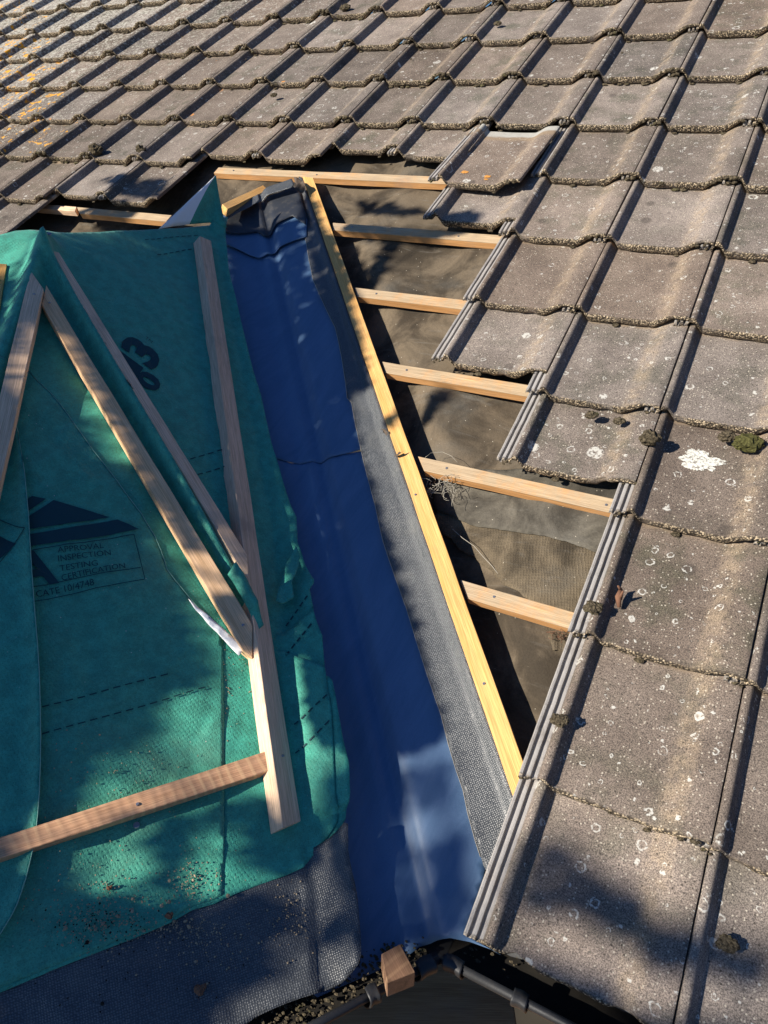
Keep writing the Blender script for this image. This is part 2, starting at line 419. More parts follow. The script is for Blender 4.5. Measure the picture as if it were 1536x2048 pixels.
def mat_blue():
    s = N('blue_grey_valley_sheet')
    w = s.noise(1.0, s.vm('MULTIPLY', s.P, (14, 3, 3)), 5, .7, 1.5)
    c = s.mix(s.ramp(w, .3, .72), (.066, .134, .245), (.096, .172, .300))
    n2 = s.noise(1.0, s.vm('MULTIPLY', s.P, (2.2, 2.2, 2.2)), 4, .6)
    c = s.mix(s.ramp(n2, .52, .8, 0, .4), c, (.12, .20, .33))
    sc = s.noise(1.0, s.vm('MULTIPLY', s.P, (90, 9, 9)), 3, .8, 2.5)
    c = s.mix(s.ramp(sc, .68, .76, 0, .5), c, (.20, .28, .40))
    g = s.noise(550, s.P, 2, .6)
    c = s.mix(1.0, c, s.mix(g, (.85, .85, .85), (1.15, 1.15, 1.15)), 'MULTIPLY')
    r = s.math('ADD', s.math('MULTIPLY', w, .25), .34)
    h = s.math('ADD', s.math('MULTIPLY', g, .4), s.math('MULTIPLY', s.noise(45, s.P, 3), 1.0))
    return s.fin(c, r, s.bump(h, .3, .0008), .5)

def mat_dpc():
    s = N('embossed_black_membrane'); x = s.xyz()
    # fine embossed diamonds
    cb = s.n('ShaderNodeCombineXYZ'); s.set(cb.inputs[0], s.math('ADD', x[0], x[1])); s.set(cb.inputs[1], s.math('SUBTRACT', x[1], x[0]))
    v = s.voro(185, cb.outputs[0], rnd=0.35)
    p = s.ramp(v.outputs['Distance'], .55, .15)
    c = s.mix(p, (.050, .055, .060), (.108, .116, .122))
    c = s.mix(s.ramp(s.noise(9, s.P, 4, .7), .5, .75, 0, .5), c, (.13, .13, .12))
    return s.fin(c, .36, s.bump(p, .6, .0010), .6)

def mat_black(name='black_plastic', c=(.018, .019, .021), rough=.35, pale_amt=.5):
    s = N(name)
    col = s.mix(s.ramp(s.noise(40, s.P, 5, .75), .5, .7, 0, pale_amt), c, (.12, .105, .085))  # patchy dust over the plastic
    return s.fin(col, s.math('ADD', s.math('MULTIPLY', s.noise(25, s.P, 3), .35), rough), s.bump(s.noise(300, s.P, 3), .3, .0006), .5)

def mat_felt(name='old_underlay', net=0.0, base=(.100, .078, .053)):
    s = N(name)
    big = s.noise(5.5, s.P, 5, .65, .6)
    c = s.mix(s.ramp(big, .36, .64), tuple(v * .42 for v in base), tuple(v * 1.35 for v in base))
    c = s.mix(s.ramp(s.noise(3.3, s.vm('ADD', s.P, (4, 4, 4)), 4, .6), .5, .7, 0, .55), c, (.10, .098, .088))
    st = s.noise(1.0, s.vm('MULTIPLY', s.P, (6, 26, 6)), 4, .7, 1.2)
    c = s.mix(s.ramp(st, .55, .75, 0, .35), c, (.18, .17, .15))
    g = s.noise(260, s.P, 3, .7)
    c = s.mix(1.0, c, s.mix(g, (.6, .6, .6), (1.4, 1.4, 1.38)), 'MULTIPLY')
    v = s.voro(95, s.P); sp = s.n('ShaderNodeSeparateColor'); s.set(sp.inputs[0], v.outputs['Color'])
    c = s.mix(s.math('MULTIPLY', s.ramp(v.outputs['Distance'], .16, .08), s.ramp(sp.outputs[0], .90, .92)), c, (.42, .38, .30))
    h = s.math('ADD', g, s.math('MULTIPLY', s.noise(60, s.P, 3, .7), 1.6))
    if net:
        x = s.xyz()
        wb = s.math('MULTIPLY', s.noise(14, s.P, 2), .03)
        a = s.math('SINE', s.math('MULTIPLY', s.math('ADD', s.math('ADD', s.math('MULTIPLY', x[0], .96), s.math('MULTIPLY', x[1], .3)), wb), 900))
        b = s.math('SINE', s.math('MULTIPLY', s.math('ADD', s.math('SUBTRACT', s.math('MULTIPLY', x[1], .96), s.math('MULTIPLY', x[0], .3)), wb), 900))
        grd = s.math('MAXIMUM', s.ramp(a, .35, .9), s.ramp(b, .35, .9))
        msk = s.ramp(s.noise(11, s.P, 2), .35, .6, .25, 1.)
        c = s.mix(s.math('MULTIPLY', s.math('MULTIPLY', s.math('SUBTRACT', 1.0, grd), msk), .2), c, (.02, .017, .012))
        h = s.math('ADD', h, s.math('MULTIPLY', grd, 1.3))
    return s.fin(c, .88, s.bump(h, .7, .0014), .25)

def mat_flat(name, c, rough=.7, spec=.3, bumpk=None, metal=0, var=.2):
    s = N(name)
    col = s.mix(s.noise(60, s.P, 4, .7), tuple(v * (1 - var) for v in c), tuple(min(1, v * (1 + var)) for v in c))
    s.b.inputs['Metallic'].default_value = metal
    return s.fin(col, rough, s.bump(s.noise(200, s.P, 3), .4, .001) if bumpk is None else None, spec)

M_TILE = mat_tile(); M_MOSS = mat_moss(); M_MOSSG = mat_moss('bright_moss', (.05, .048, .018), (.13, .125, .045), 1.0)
M_OLD = mat_wood('weathered_batten', (.64, .35, .145), (.50, .26, .10), grey=.0, top=(.50, .385, .25))
M_NEW = mat_wood('new_yellow_batten', (.74, .44, .165), (.62, .33, .10), grey=-.35)
M_PINK = mat_wood('pink_batten', (.80, .58, .40), (.68, .47, .31), grey=.0)
M_PINE = mat_wood('plain_pine_batten', (.78, .52, .31), (.66, .41, .22), saw=.12, grey=-.3)
M_SAW = mat_wood('rough_sawn_batten', (.62, .36, .21), (.50, .27, .15), saw=.45, grey=-.1)
M_BLOCK = mat_wood('stained_block', (.22, .125, .075), (.13, .075, .045), saw=.2)
M_BOARD = mat_wood('scaffold_board', (.40, .235, .115), (.24, .13, .06), grey=-.2, scale=.35)
M_GREEN = mat_green(); M_GREEN2 = mat_green('green_membrane_dusty', (.048, .282, .192), dirt=1.0)
M_GREEN3 = mat_green('green_membrane_left', (.040, .285, .202), dirt=.4)
M_WHITE = mat_flat('white_membrane_back', (.86, .88, .88), .6, var=.05)
M_PRINT = mat_flat('printed_ink', (.010, .052, .062), .6, var=.15)
M_BLUE = mat_blue(); M_DPC = mat_dpc(); M_BLK = mat_black(pale_amt=.18); M_BLKSM = mat_black('smooth_black_membrane', (.022, .026, .034), .3, .35)
M_FELT = mat_felt(); M_NET = mat_felt('netted_underlay', 1.0, (.125, .098, .064)); M_FELTG = mat_felt('grey_underlay', 0, (.098, .088, .070))
M_GRIT = mat_flat('grit', (.34, .27, .18), .9, var=.6); M_STEEL = mat_flat('nail_steel', (.32, .34, .38), .35, .5, metal=.8)
M_DARK = mat_flat('gutter_dirt', (.014, .012, .009), .95, var=.6)
M_EDGE = mat_flat('cut_edge_green', (.20, .42, .34), .7)
M_STRING = mat_flat('pale_thread', (.38, .35, .29), .8); M_LEAFD = mat_flat('dead_leaf', (.10, .075, .055), .8)
M_TWIG = mat_flat('rusty_twig', (.17, .085, .05), .9, var=.5)
M_BRICK = mat_flat('brick', (.30, .14, .09), .9); M_PVC = mat_flat('stained_fascia', (.10, .068, .045), .6)

# ------------------------------------------------------------------ roof tiles
PROF = [(-.070, .002), (-.069, .010), (-.0665, .0125), (-.0625, .0115), (-.0612, .003), (-.0565, .003), (-.0553, .013), (-.0515, .0145), (-.0475, .0135),
        (-.0463, .004), (-.0420, .004), (-.0408, .014), (-.0365, .0145), (-.0335, .014), (-.0308, .023), (-.0290, .0270), (-.0255, .0283), (-.0195, .0280), (-.0165, .0258),
        (-.0125, .0195), (-.0075, .0108), (-.003, .0032), (.001, .0004), (.005, -.0002), (.02, 0), (.04, -.0004), (.065, -.0007), (.09, -.0008), (.115, -.0006), (.14, -.0003),
        (.162, 0), (.176, .0012), (.187, .0055), (.197, .0115), (.206, .0172), (.214, .0215), (.223, .0248), (.234, .0268), (.246, .0277), (.256, .0281), (.2625, .0276), (.2655, .0264), (.2662, .022)]
def under(x, z):
    if x < -.034: return -.003
    if x < -.016: return .010
    if x < .004: return .010 - (x + .016) / .020 * .0355
    if x < .176: return -.0255
    if x < .225: return -.0255 + (x - .176) / .049 * .0375
    return .0145 if x < .266 else .016
TL = .385
YS = [0, .0012, .003, .006, .010, .016, .026] + [.026 + (TL - .026) * k / 19 for k in range(1, 20)]
TILT = .029 / G
def tile_mesh(seed):
    rg = random.Random(seed)
    nx, ny = len(PROF), len(YS); V = []; Fc = []
    chips = [(rg.uniform(-.06, .26), rg.uniform(.006, .018), rg.uniform(.002, .006)) for _ in range(7)]
    def noseoff(x):
        d = .0009 * noise.noise(Vector((x * 130, seed, 0))) + .0012 * noise.noise(Vector((x * 420, seed, 3)))
        for cx, w, dp in chips: d += dp * math.exp(-((x - cx) / w) ** 2)
        return d
    for iy, y in enumerate(YS):
        for ix, (x, z) in enumerate(PROF):
            e = math.exp(-y / .006)
            yy = y + noseoff(x) * e
            zz = z - TILT * y - .0022 * math.exp(-y / .0016) + .0007 * noise.noise(Vector((x * 25, y * 25, seed))) + .0012 * e * noise.noise(Vector((x * 300, y * 300, seed + 5)))
            xx = x + .0006 * noise.noise(Vector((y * 40, seed, x * 10)))
            V.append((xx, yy, zz))
    nose_rows = 5
    for iy in range(ny - 1):
        for ix in range(nx - 1):
            a = iy * nx + ix; Fc.append((a, a + 1, a + nx + 1, a + nx))
    base = len(V)
    for k in range(1, nose_rows + 1):
        f = k / nose_rows
        for ix, (x, z) in enumerate(PROF):
            zt = V[ix][2]; zb = under(x, z)
            j = .0014 * noise.noise(Vector((x * 260, f * 9, seed + 1))) + .0010 * noise.noise(Vector((x * 700, f * 20, seed + 2)))
            V.append((x, V[ix][1] - .0020 * math.sin(f * math.pi) + (j if k < nose_rows else 0) + .003 * f * f, zt + (zb - zt) * f))
    for k in range(nose_rows):
        r0 = (lambda ix: ix) if k == 0 else (lambda ix, k=k: base + (k - 1) * nx + ix)
        r1 = lambda ix, k=k: base + k * nx + ix
        for ix in range(nx - 1): Fc.append((r0(ix), r1(ix), r1(ix + 1), r0(ix + 1)))
    b0 = base + (nose_rows - 1) * nx; bt = len(V)
    for ix, (x, z) in enumerate(PROF): V.append((x, TL, under(x, z) - TILT * TL))
    for ix in range(nx - 1):
        Fc.append((b0 + ix, bt + ix, bt + ix + 1, b0 + ix + 1))
        t = (ny - 1) * nx + ix; Fc.append((t, t + 1, bt + ix + 1, bt + ix))
    for ix in (0, nx - 1):       # side faces
        loop = [iy * nx + ix for iy in range(ny)] + [bt + ix, b0 + ix] + [base + k * nx + ix for k in range(nose_rows - 2, -1, -1)]
        Fc.append(tuple(loop if ix == 0 else loop[::-1]))
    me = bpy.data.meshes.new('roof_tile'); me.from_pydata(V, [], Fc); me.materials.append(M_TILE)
    me.polygons.foreach_set('use_smooth', [True] * len(me.polygons)); me.update()
    import bmesh
    b = bmesh.new(); b.from_mesh(me); bmesh.ops.recalc_face_normals(b, faces=b.faces); b.to_mesh(me); b.free()
    try: me.set_sharp_from_angle(angle=rad(50))
    except Exception: pass
    return me
TM = [tile_mesh(s) for s in range(10)]
import bmesh
def clump_mesh(name, blobs, mat, seed=0, lvl=2):
    b = bmesh.new()
    for (x, y, z, rx, ry, rz) in blobs:
        r = bmesh.ops.create_icosphere(b, subdivisions=lvl, radius=1)
        for v in r['verts']:
            n = v.co.copy()
            k = 1 + .45 * noise.noise(n * 2.3 + Vector((x * 99, y * 99, seed))) + .25 * noise.noise(n * 6 + Vector((x * 99, seed, y * 50)))
            v.co = Vector((x + n.x * rx * k, y + n.y * ry * k, z + n.z * rz * k))
    me = bpy.data.meshes.new(name); b.to_mesh(me); b.free(); me.materials.append(mat)
    me.polygons.foreach_set('use_smooth', [False] * len(me.polygons))
    return me
def zprof(x):
    for (a, za), (b, zb) in zip(PROF, PROF[1:]):
        if a <= x <= b: return za + (zb - za) * (x - a) / (b - a)
    return 0
def moss_variant(seed, amount):
    rg = random.Random(seed + 100); bl = []
    for _ in range(int(11 * amount)):
        # mainly at the corners of the roll and the nose line
        if rg.random() < .75: x = rg.choice([rg.gauss(-.045, .012), rg.gauss(.245, .02)])
        else: x = rg.uniform(-.06, .26)
        x = max(-.068, min(.262, x)); r = rg.uniform(.002, .006) * (.8 + amount * .3)
        bl.append((x, rg.uniform(-.004, .004), zprof(x) - rg.uniform(.003, .012), r * 1.2, r * .8, r * .8))
    for _ in range(int(1 * amount)):
        x = rg.uniform(.0, .24); r = rg.uniform(.002, .006)
        bl.append((x, rg.uniform(.01, .28), zprof(x) - TILT * .1, r, r, r * .5))
    for _ in range(int(2 * amount)):
        x = rg.uniform(.0, .18); r = rg.uniform(.004, .008)
        bl.append((x, -.002, -.024, r * 1.6, r, r * .6))
    return clump_mesh('moss', bl, M_MOSS, seed, 1)
MOSS = [moss_variant(s, a) for s, a in ((1, .7), (2, .9), (3, 1.3), (4, 1.8), (5, 2.4), (6, 3.0))]
GRP = 'concrete interlocking tiles of the main slope'
ORD = ['first', 'second', 'third', 'fourth', 'fifth', 'sixth', 'seventh', 'eighth', 'ninth', 'tenth', 'eleventh', 'twelfth', 'thirteenth', 'fourteenth', 'fifteenth', 'sixteenth', 'seventeenth', 'eighteenth', 'nineteenth', 'twentieth']
def add_tile(i, j, label, dy=0.0, dx=0.0, dz=0.0, rot=0.0, mossk=None, rx=0.0, grp=GRP):
    o = bpy.data.objects.new('roof_tile', TM[random.randrange(len(TM))]); COL.objects.link(o)
    m = np.eye(4); m[:3, 3] = (i * .3 + dx + random.gauss(0, .0008), j * G + dy + random.gauss(0, .0015), dz - (TILT * dy if dy > .03 else 0))
    jit = Matrix.Rotation(rot + random.gauss(0, .0022), 4, 'Z') @ Matrix.Rotation(rx, 4, 'X')
    w = ROOF @ Matrix(m.tolist()) @ jit; o.matrix_basis = w; WM[o.name] = w
    white = sm(-6.5, -13.0, i + .9 * (j - 9)* -.5) * sm(6, 9, j) if j > 6 else 0
    white = max(0, min(.62, ((-i - 8.5) * .10 + (j - 9) * .07))) if j >= 7 else 0
    orange = 0
    px = 768 + F * (R[0] @ (m[:3, 3] - C)) / (R[2] @ (m[:3, 3] - C))
    if px < 22 and j >= 7: orange = random.choice([.45, .62, .7])
    o.color = (white, orange, 0, 1)
    tag(o, label, 'roof tile', grp, 'thing')
    k = mossk if mossk is not None else (random.choice([1, 2, 3, 3, 4, 5, 0]) if j >= 7 else random.choice([-1, -1, 0, 0, 1, 1]))
    if k >= 0:
        c = bpy.data.objects.new('moss', MOSS[k]); COL.objects.link(c); c.parent = o; c['kind'] = 'stuff'
        if random.random() < .5: c.location = (random.uniform(-.004, .01), 0, 0)
    return o
def label_for(side, k, j):
    n = ORD[k] if k < len(ORD) else 'far'
    if side == 'gapR': return f'weathered brown tile, {n} from the open gap in the {ORD[j]} course above the gutter'
    if side == 'gapL': return f'weathered tile left of the gap, {n} from it in the {ORD[j]} course above gutter level'
    return f'weathered mossy tile, {n} from the right edge in the {ORD[j]} course above the gutter'
def pxy(i, j, dx=.13, dy=.15):
    q = R @ (A3(i * .3 + dx, j * G + dy, 0) - C)
    return (768 + F * q[0] / q[2], 1024 + F * q[1] / q[2]) if q[2] > .05 else (9e9, 9e9)
def in_frame(i, j):
    for dx in (-.07, .1, .27):
        for dy in (0, .16, .31):
            x, y = pxy(i, j, dx, dy)
            if -60 < x < 1600 and -40 < y < 2110: return True
    return False
first = {0: 0, 1: 0, 2: 0, 3: 0, 4: -1, 5: -2, 6: -2, 7: -2}
lastL = {7: -8, 6: -10, 5: -10}
rails = {0: 'bottom corner tile beside the blue valley with its grey interlocking rails bare',
         1: 'tile above the bottom corner tile, bare side rails beside the yellow valley batten',
         2: 'tile with bare side rails at the end of the lowest short batten',
         3: 'tile with a large white lichen splat near its top', 4: 'tile with bare rails at the end of the fourth batten up, above a pushed-up tile',
         5: 'tile with bare left rails beside the second batten down in the gap',
         6: 'tile below and right of the loose tile with short bare rails', 7: 'tile immediately right of the loose tile, shaded by it'}
splat = None
for j in range(0, 15):
    cols = [i for i in range(-24, 6) if in_frame(i, j)]
    right = max(cols) if cols else 0
    for e in (1, 2): add_tile(right + e, j, f'tile beyond the right edge of the photo, {ORD[e - 1]} outside it in the {ORD[j]} course')
    for i in cols:
        if j <= 7:
            if i >= first[j]:
                k = i - first[j]
                o = add_tile(i, j, rails[j] if k == 0 else label_for('gapR', k, j), dy=(.028 if j == 0 else 0))
                if j == 3 and k == 0: splat = o
            elif j in lastL and i <= lastL[j] and j >= 5:
                k = lastL[j] - i
                add_tile(i, j, label_for('gapL', k, j))
        else:
            add_tile(i, j, label_for('row', right - i, j))
# tiles the roofer has pushed up under the course above
PU = 'tiles pushed up the slope around the gap'
add_tile(-1, 3, 'pushed-up tile with bare rails just above the fifth batten down', dy=.270 * G, grp=PU)
add_tile(-2, 4, 'pushed-up tile with bare rails above the fourth batten down', dy=.21 * G, grp=PU)
add_tile(-3, 6, 'pushed-up tile lying partly under the loose tile', dy=.18 * G, dx=.01, grp=PU, mossk=2)
for i, dy, l in ((-4, .37, 'shortest pushed-up tile, left of the loose tile in the ragged edge'), (-5, .48, 'highest pushed-up tile in the ragged edge, above the top batten'),
                 (-6, .19, 'pushed-up tile with a dark crack-shaped lichen patch above the top batten'), (-7, .22, 'pushed-up tile above the tip of the standing green flap')):
    add_tile(i, 7, l, dy=dy * G, dx=.004 if i == -5 else .006 if i == -6 else 0, grp=PU, mossk=1, rot=.01 * random.choice([-1, 1]))
add_tile(-9, 6, 'tile with leaf shadow left of the top batten, above the left batten', dy=.17 * G, dx=.012, grp=PU)
add_tile(-8, 6, 'shaded pushed-up tile nearest the green flap in the left row', dy=.12 * G, dx=.015, grp=PU)
# the loose tile laid on top
lt = add_tile(-3, 7, 'loose tile lying on top of the others with pale clean head and two orange lichens', dy=-.30 * G, dx=-.035, dz=.027, rot=-.035, rx=-.02, mossk=1)
lt['group'] = 'loose tiles'
# white lichen splat
def blot(name, cx, cy, r, seed, mat, par, z=0.0, th=.0015):
    b = []; n = 90
    m = np.array(par.matrix_basis)
    for k in range(n):
        a = 2 * math.pi * k / n; rr = r * (1 + .5 * noise.noise(Vector((math.cos(a) * 1.5, math.sin(a) * 1.5, seed))) + .3 * noise.noise(Vector((math.cos(a) * 5, math.sin(a) * 5, seed))) + .22 * noise.noise(Vector((math.cos(a) * 14, math.sin(a) * 14, seed))))
        b.append((cx + rr * math.cos(a) * 1.25, cy + rr * math.sin(a) * .8))
    V = [(x, y, zprof(x) - TILT * y + th) for x, y in b] + [(x * .55 + cx * .45, y * .55 + cy * .45, zprof(x) - TILT * y + th + .0008) for x, y in b] + [(cx, cy, -TILT * cy + th + .001)]
    Fs = [(k, (k + 1) % n, n + (k + 1) % n, n + k) for k in range(n)] + [(n + k, n + (k + 1) % n, 2 * n) for k in range(n)]
    me = bpy.data.meshes.new(name); me.from_pydata(V, [], Fs); me.materials.append(mat); o = bpy.data.objects.new(name, me); COL.objects.link(o); o.parent = par
    return o
s_ = N('white_lichen')
hole = s_.ramp(s_.noise(95, None, 4, .7), .47, .52)
tb = s_.n('ShaderNodeBsdfTransparent'); s_.fin(s_.mix(s_.ramp(s_.noise(150, None, 4, .75), .40, .52), (.20, .18, .155), (.60, .60, .54)), .9, s_.bump(s_.noise(200, None, 4), .8, .003))
M_SPLAT = s_.m
blot('lichen', .085, .205, .036, 2.0, M_SPLAT, splat)

M_OL = None
s_ = N('orange_lichen'); s_.fin(s_.mix(s_.noise(160, None, 3, .7), (.30, .14, .05), (.72, .33, .06)), .9, s_.bump(s_.noise(300, None, 3), .8, .002)); M_OL = s_.m
lt['label'] = 'loose tile lying on top of the others with pale clean head and two orange lichens'
for cx, cy, r_, sd_ in ((.035, .075, .011, 5.0), (.128, .055, .010, 8.0), (.131, .036, .006, 9.5)): blot('lichen', cx, cy, r_, sd_, M_OL, lt)

# single cushions of moss that stand clear of the joints
def cushion(px, py, r, label, mat=None, z=.004, flat=.6):
    p = hitz(px, py, z)
    me = clump_mesh('moss_cushion', [(0, 0, 0, r, r * .85, r * flat), (r * .7, r * .2, 0, r * .6, r * .6, r * .4), (-r * .6, -r * .3, 0, r * .55, r * .5, r * .35)], mat or M_MOSS, px, 3)
    o = bpy.data.objects.new('moss_cushion', me); COL.objects.link(o); o.matrix_basis = ROOF @ Matrix.Translation(p)
    tag(o, label, 'moss', 'moss cushions on the tiles'); WM[o.name] = o.matrix_basis.copy()
cushion(1495, 886, .026, 'round yellow-green moss cushion near the right edge, above the white lichen splat', M_MOSSG)
cushion(1453, 873, .016, 'small brown moss cushion left of the yellow-green cushion')
cushion(1299, 876, .020, 'tall brown moss tuft on the roll left of the white lichen splat', z=.03, flat=1.0)
cushion(1183, 830, .013, 'small flat moss tuft on the course joint left of the tall tuft')
cushion(1238, 842, .012, 'dark moss tuft on the joint between the tall tuft and the flat one')
cushion(1185, 1215, .016, 'dusty moss on the roll left of the red-brown twig', z=.028)
cushion(1118, 1440, .014, 'dark moss at the side of the rails low on the right', z=.024)
cushion(1454, 1888, .014, 'brown moss disc on the bottom right tile', flat=.35)
cushion(190, 300, .030, 'largest brown moss clump on the left tiles', z=.02, flat=.9)
cushion(282, 302, .020, 'upright moss tuft right of the largest clump on the left tiles', z=.02, flat=1.2)
cushion(690, 15, .022, 'moss tuft on a roll near the top edge of the photo', z=.01)
cushion(547, 190, .013, 'small dark moss ball in a tile pan at upper centre')
cushion(995, 47, .014, 'small moss ball beside a shaded roll at top right of centre')
# twig on the third tile
b = bmesh.new()
def tube(b, pts, radii, seg=7):
    rings = []
    for k, p in enumerate(pts):
        p = Vector(p); d = (Vector(pts[min(k + 1, len(pts) - 1)]) - Vector(pts[max(k - 1, 0)])).normalized()
        a = d.orthogonal().normalized(); c = d.cross(a)
        rings.append([b.verts.new(p + (a * math.cos(t) + c * math.sin(t)) * radii[k]) for t in [2 * math.pi * s / seg for s in range(seg)]])
    for r0, r1 in zip(rings, rings[1:]):
        for s in range(seg): b.faces.new((r0[s], r0[(s + 1) % seg], r1[(s + 1) % seg], r1[s]))
    b.faces.new(rings[0][::-1]); b.faces.new(rings[-1])
def tube_obj(name, tubes, mat, parent=None, seg=7):
    b = bmesh.new(); allp = np.array([p for t in tubes for p in t[0]]); o0 = allp.mean(0)
    for pts, rr in tubes: tube(b, [tuple(np.array(p) - o0) for p in pts], rr if hasattr(rr, '__len__') else [rr] * len(pts), seg)
    me = bpy.data.meshes.new(name); b.to_mesh(me); b.free(); me.materials.append(mat)
    me.polygons.foreach_set('use_smooth', [True] * len(me.polygons))
    o = bpy.data.objects.new(name, me); COL.objects.link(o)
    w = ROOF @ Matrix.Translation(o0); WM[o.name] = w
    if parent is not None: o.parent = parent; o.matrix_basis = WM[parent.name].inverted() @ w
    else: o.matrix_basis = w
    return o
tw0 = hitz(1238, 1215, .003); tw1 = hitz(1242, 1180, .012); tw2 = hitz(1236, 1172, .03)
tag(tube_obj('twig', [([tw0, (tw0 + tw1) / 2 + A3(-.004, 0, .006), tw1], [.004, .007, .005]), ([tw1, tw2], [.004, .002]), ([(tw0 + tw1) / 2, (tw0 + tw1) / 2 + A3(.004, .004, .028)], [.005, .002])], M_TWIG),
    'short rusty brown twig lying in a tile pan beside a shaded roll', 'twig')

# ------------------------------------------------------------------ old underlay of the main slope
def felt_ef(x, y):
    s = math.sin(math.pi * ((x + .12 + .05 * y) / .46)) ** 2
    d = .030 * s * (.7 + .3 * nz(x, y, 1.4, 1)) 
    k = sm(.0, .12, valley_dist(x, y))
    w = .008 * nz(x, y, 6, 5) + .004 * nz(x, y, 15, 2) + .0015 * nz(x, y, 45, 2)
    low = .045 * sm(.13, .02, valley_dist(x, y)) * sm(2.2, 1.9, y)
    return -d * (.3 + .7 * k) - low + w
bA, bB = hitz(1045, 1560, -.045), hitz(617, 355, -.045)
bdir = nrm(bB - bA); bper = A3(-bdir[1], bdir[0], 0); bper = bper if bper[0] > 0 else -bper
def valley_dist(x, y): return float(np.dot(A3(x, y, 0) - A3(bA[0], bA[1], 0), bper))
def edge(t, d): q = bA + (bB - bA) * t + bper * d; return (q[0], q[1])
ul = [edge(-.12, -.005), edge(.5, -.005), edge(1.0, -.005), edge(1.03, -.03), edge(1.03, -.35)]
q = hitz(400, 462, -.08); ul += [(q[0], q[1])]; q = hitz(-40, 486, -.08); ul += [(q[0], q[1])]
ul += [(-3.9, 3.0), (1.1, 3.0), (1.1, .35), (.3, .05)]
def dens_ab(P, st=.03):
    return densify(P, st)
S_F = SM(-.070)
o = sheet('roof_underlay', None, S_F, 0, M_FELT, ef=felt_ef, grid=.022, thick=.0015, ab=dens_ab(ul))
tag(o, 'dusty brown old roofing felt sagging between the battens in the open gap', 'underlay')
# netted layer and the grey flap over it
netp = [(1215, 960), (860, 940), (868, 1000), (866, 1028), (880, 1050), (897, 1058), (915, 1080), (932, 1092), (941, 1095), (955, 1110), (978, 1130), (1000, 1158), (1012, 1168), (1060, 1200), (1110, 1240), (1180, 1255), (1250, 1000)]
o = sheet('netted_felt', netp, S_F, .004, M_NET, ef=lambda x, y: felt_ef(x, y) + .010 * sm(.12, .02, valley_dist(x, y)) + .003 * nz(x, y, 18, 3), grid=.012, rough=.004)
tag(o, 'brown netting-reinforced felt with a torn left edge between the two lowest battens', 'underlay')
flapp = [(1230, 930), (870, 925), (862, 985), (868, 1004), (895, 1012), (926, 1030), (960, 1042), (1001, 1052), (1040, 1062), (1087, 1071), (1130, 1082), (1200, 1105), (1250, 1000)]
o = sheet('felt_flap', flapp, S_F, .008, M_FELTG, ef=lambda x, y: felt_ef(x, y) + .012 * sm(.12, .02, valley_dist(x, y)) + .002 * nz(x, y, 18, 3), grid=.012, rough=.003)
tag(o, 'smooth grey strip of felt lapped over the netted felt below the fifth batten', 'underlay')
tornp = [(1078, 1226), (1150, 1240), (1145, 1300), (1108, 1302), (1098, 1285), (1100, 1262), (1085, 1250)]
o = sheet('torn_felt', tornp, S_F, .006, M_NET, ef=lambda x, y: felt_ef(x, y) + .01 * nz(x, y, 40, 3), grid=.008, rough=.008)
tag(o, 'ragged torn scrap of felt under the right end of the lowest batten', 'underlay')
def frayed(name, cx, cy, r, n, label, mat, seed):
    rg = random.Random(seed); tb = []
    p0 = hitz(cx, cy, -.062)
    for _ in range(n):
        a = p0 + A3(rg.uniform(-r, r), rg.uniform(-r * .6, r * .6), rg.uniform(0, .012)); pts = [a]
        d = nrm(A3(rg.gauss(0, 1), rg.gauss(0, .7), rg.gauss(0, .3)))
        for k in range(6):
            d = nrm(d + A3(rg.gauss(0, .6), rg.gauss(0, .6), rg.gauss(0, .3))); a = a + d * r * .22; a[2] = max(-.075, min(-.03, a[2])); pts.append(a)
        tb.append((pts, .0006))
    tag(tube_obj(name, tb, mat, seg=4), label, 'frayed thread')
frayed('frayed_thread', 880, 975, .038, 34, 'tangle of pale frayed threads below the left end of the fifth batten', M_STRING, 3)
frayed('frayed_thread', 1112, 1275, .018, 14, 'dark frayed threads at the torn felt below the lowest batten', M_TWIG, 5)
def wire(name, pxs, z, mat, label, cat, r=.0007):
    pts = [hitz(x, y, z) for x, y in pxs]
    tag(tube_obj(name, [(pts, r)], mat, seg=5), label, cat)
wire('loose_thread', [(905, 1058), (925, 1076), (948, 1092), (965, 1112), (985, 1133), (1003, 1157)], -.085, M_STRING, 'pale thread along the torn edge of the netted felt', 'thread')
wire('loose_thread', [(850, 915), (862, 906), (885, 904), (903, 912), (915, 925)], -.055, M_STRING, 'curl of thin pale thread above the left end of the fifth batten', 'thread', .0005)
p = [hitz(*q, -.085) for q in ((768, 512), (780, 515), (789, 523))]
tag(tube_obj('straw', [(p, [.0015, .003, .001])], M_STRING), 'small yellow straw scrap on the felt below the second batten', 'debris')

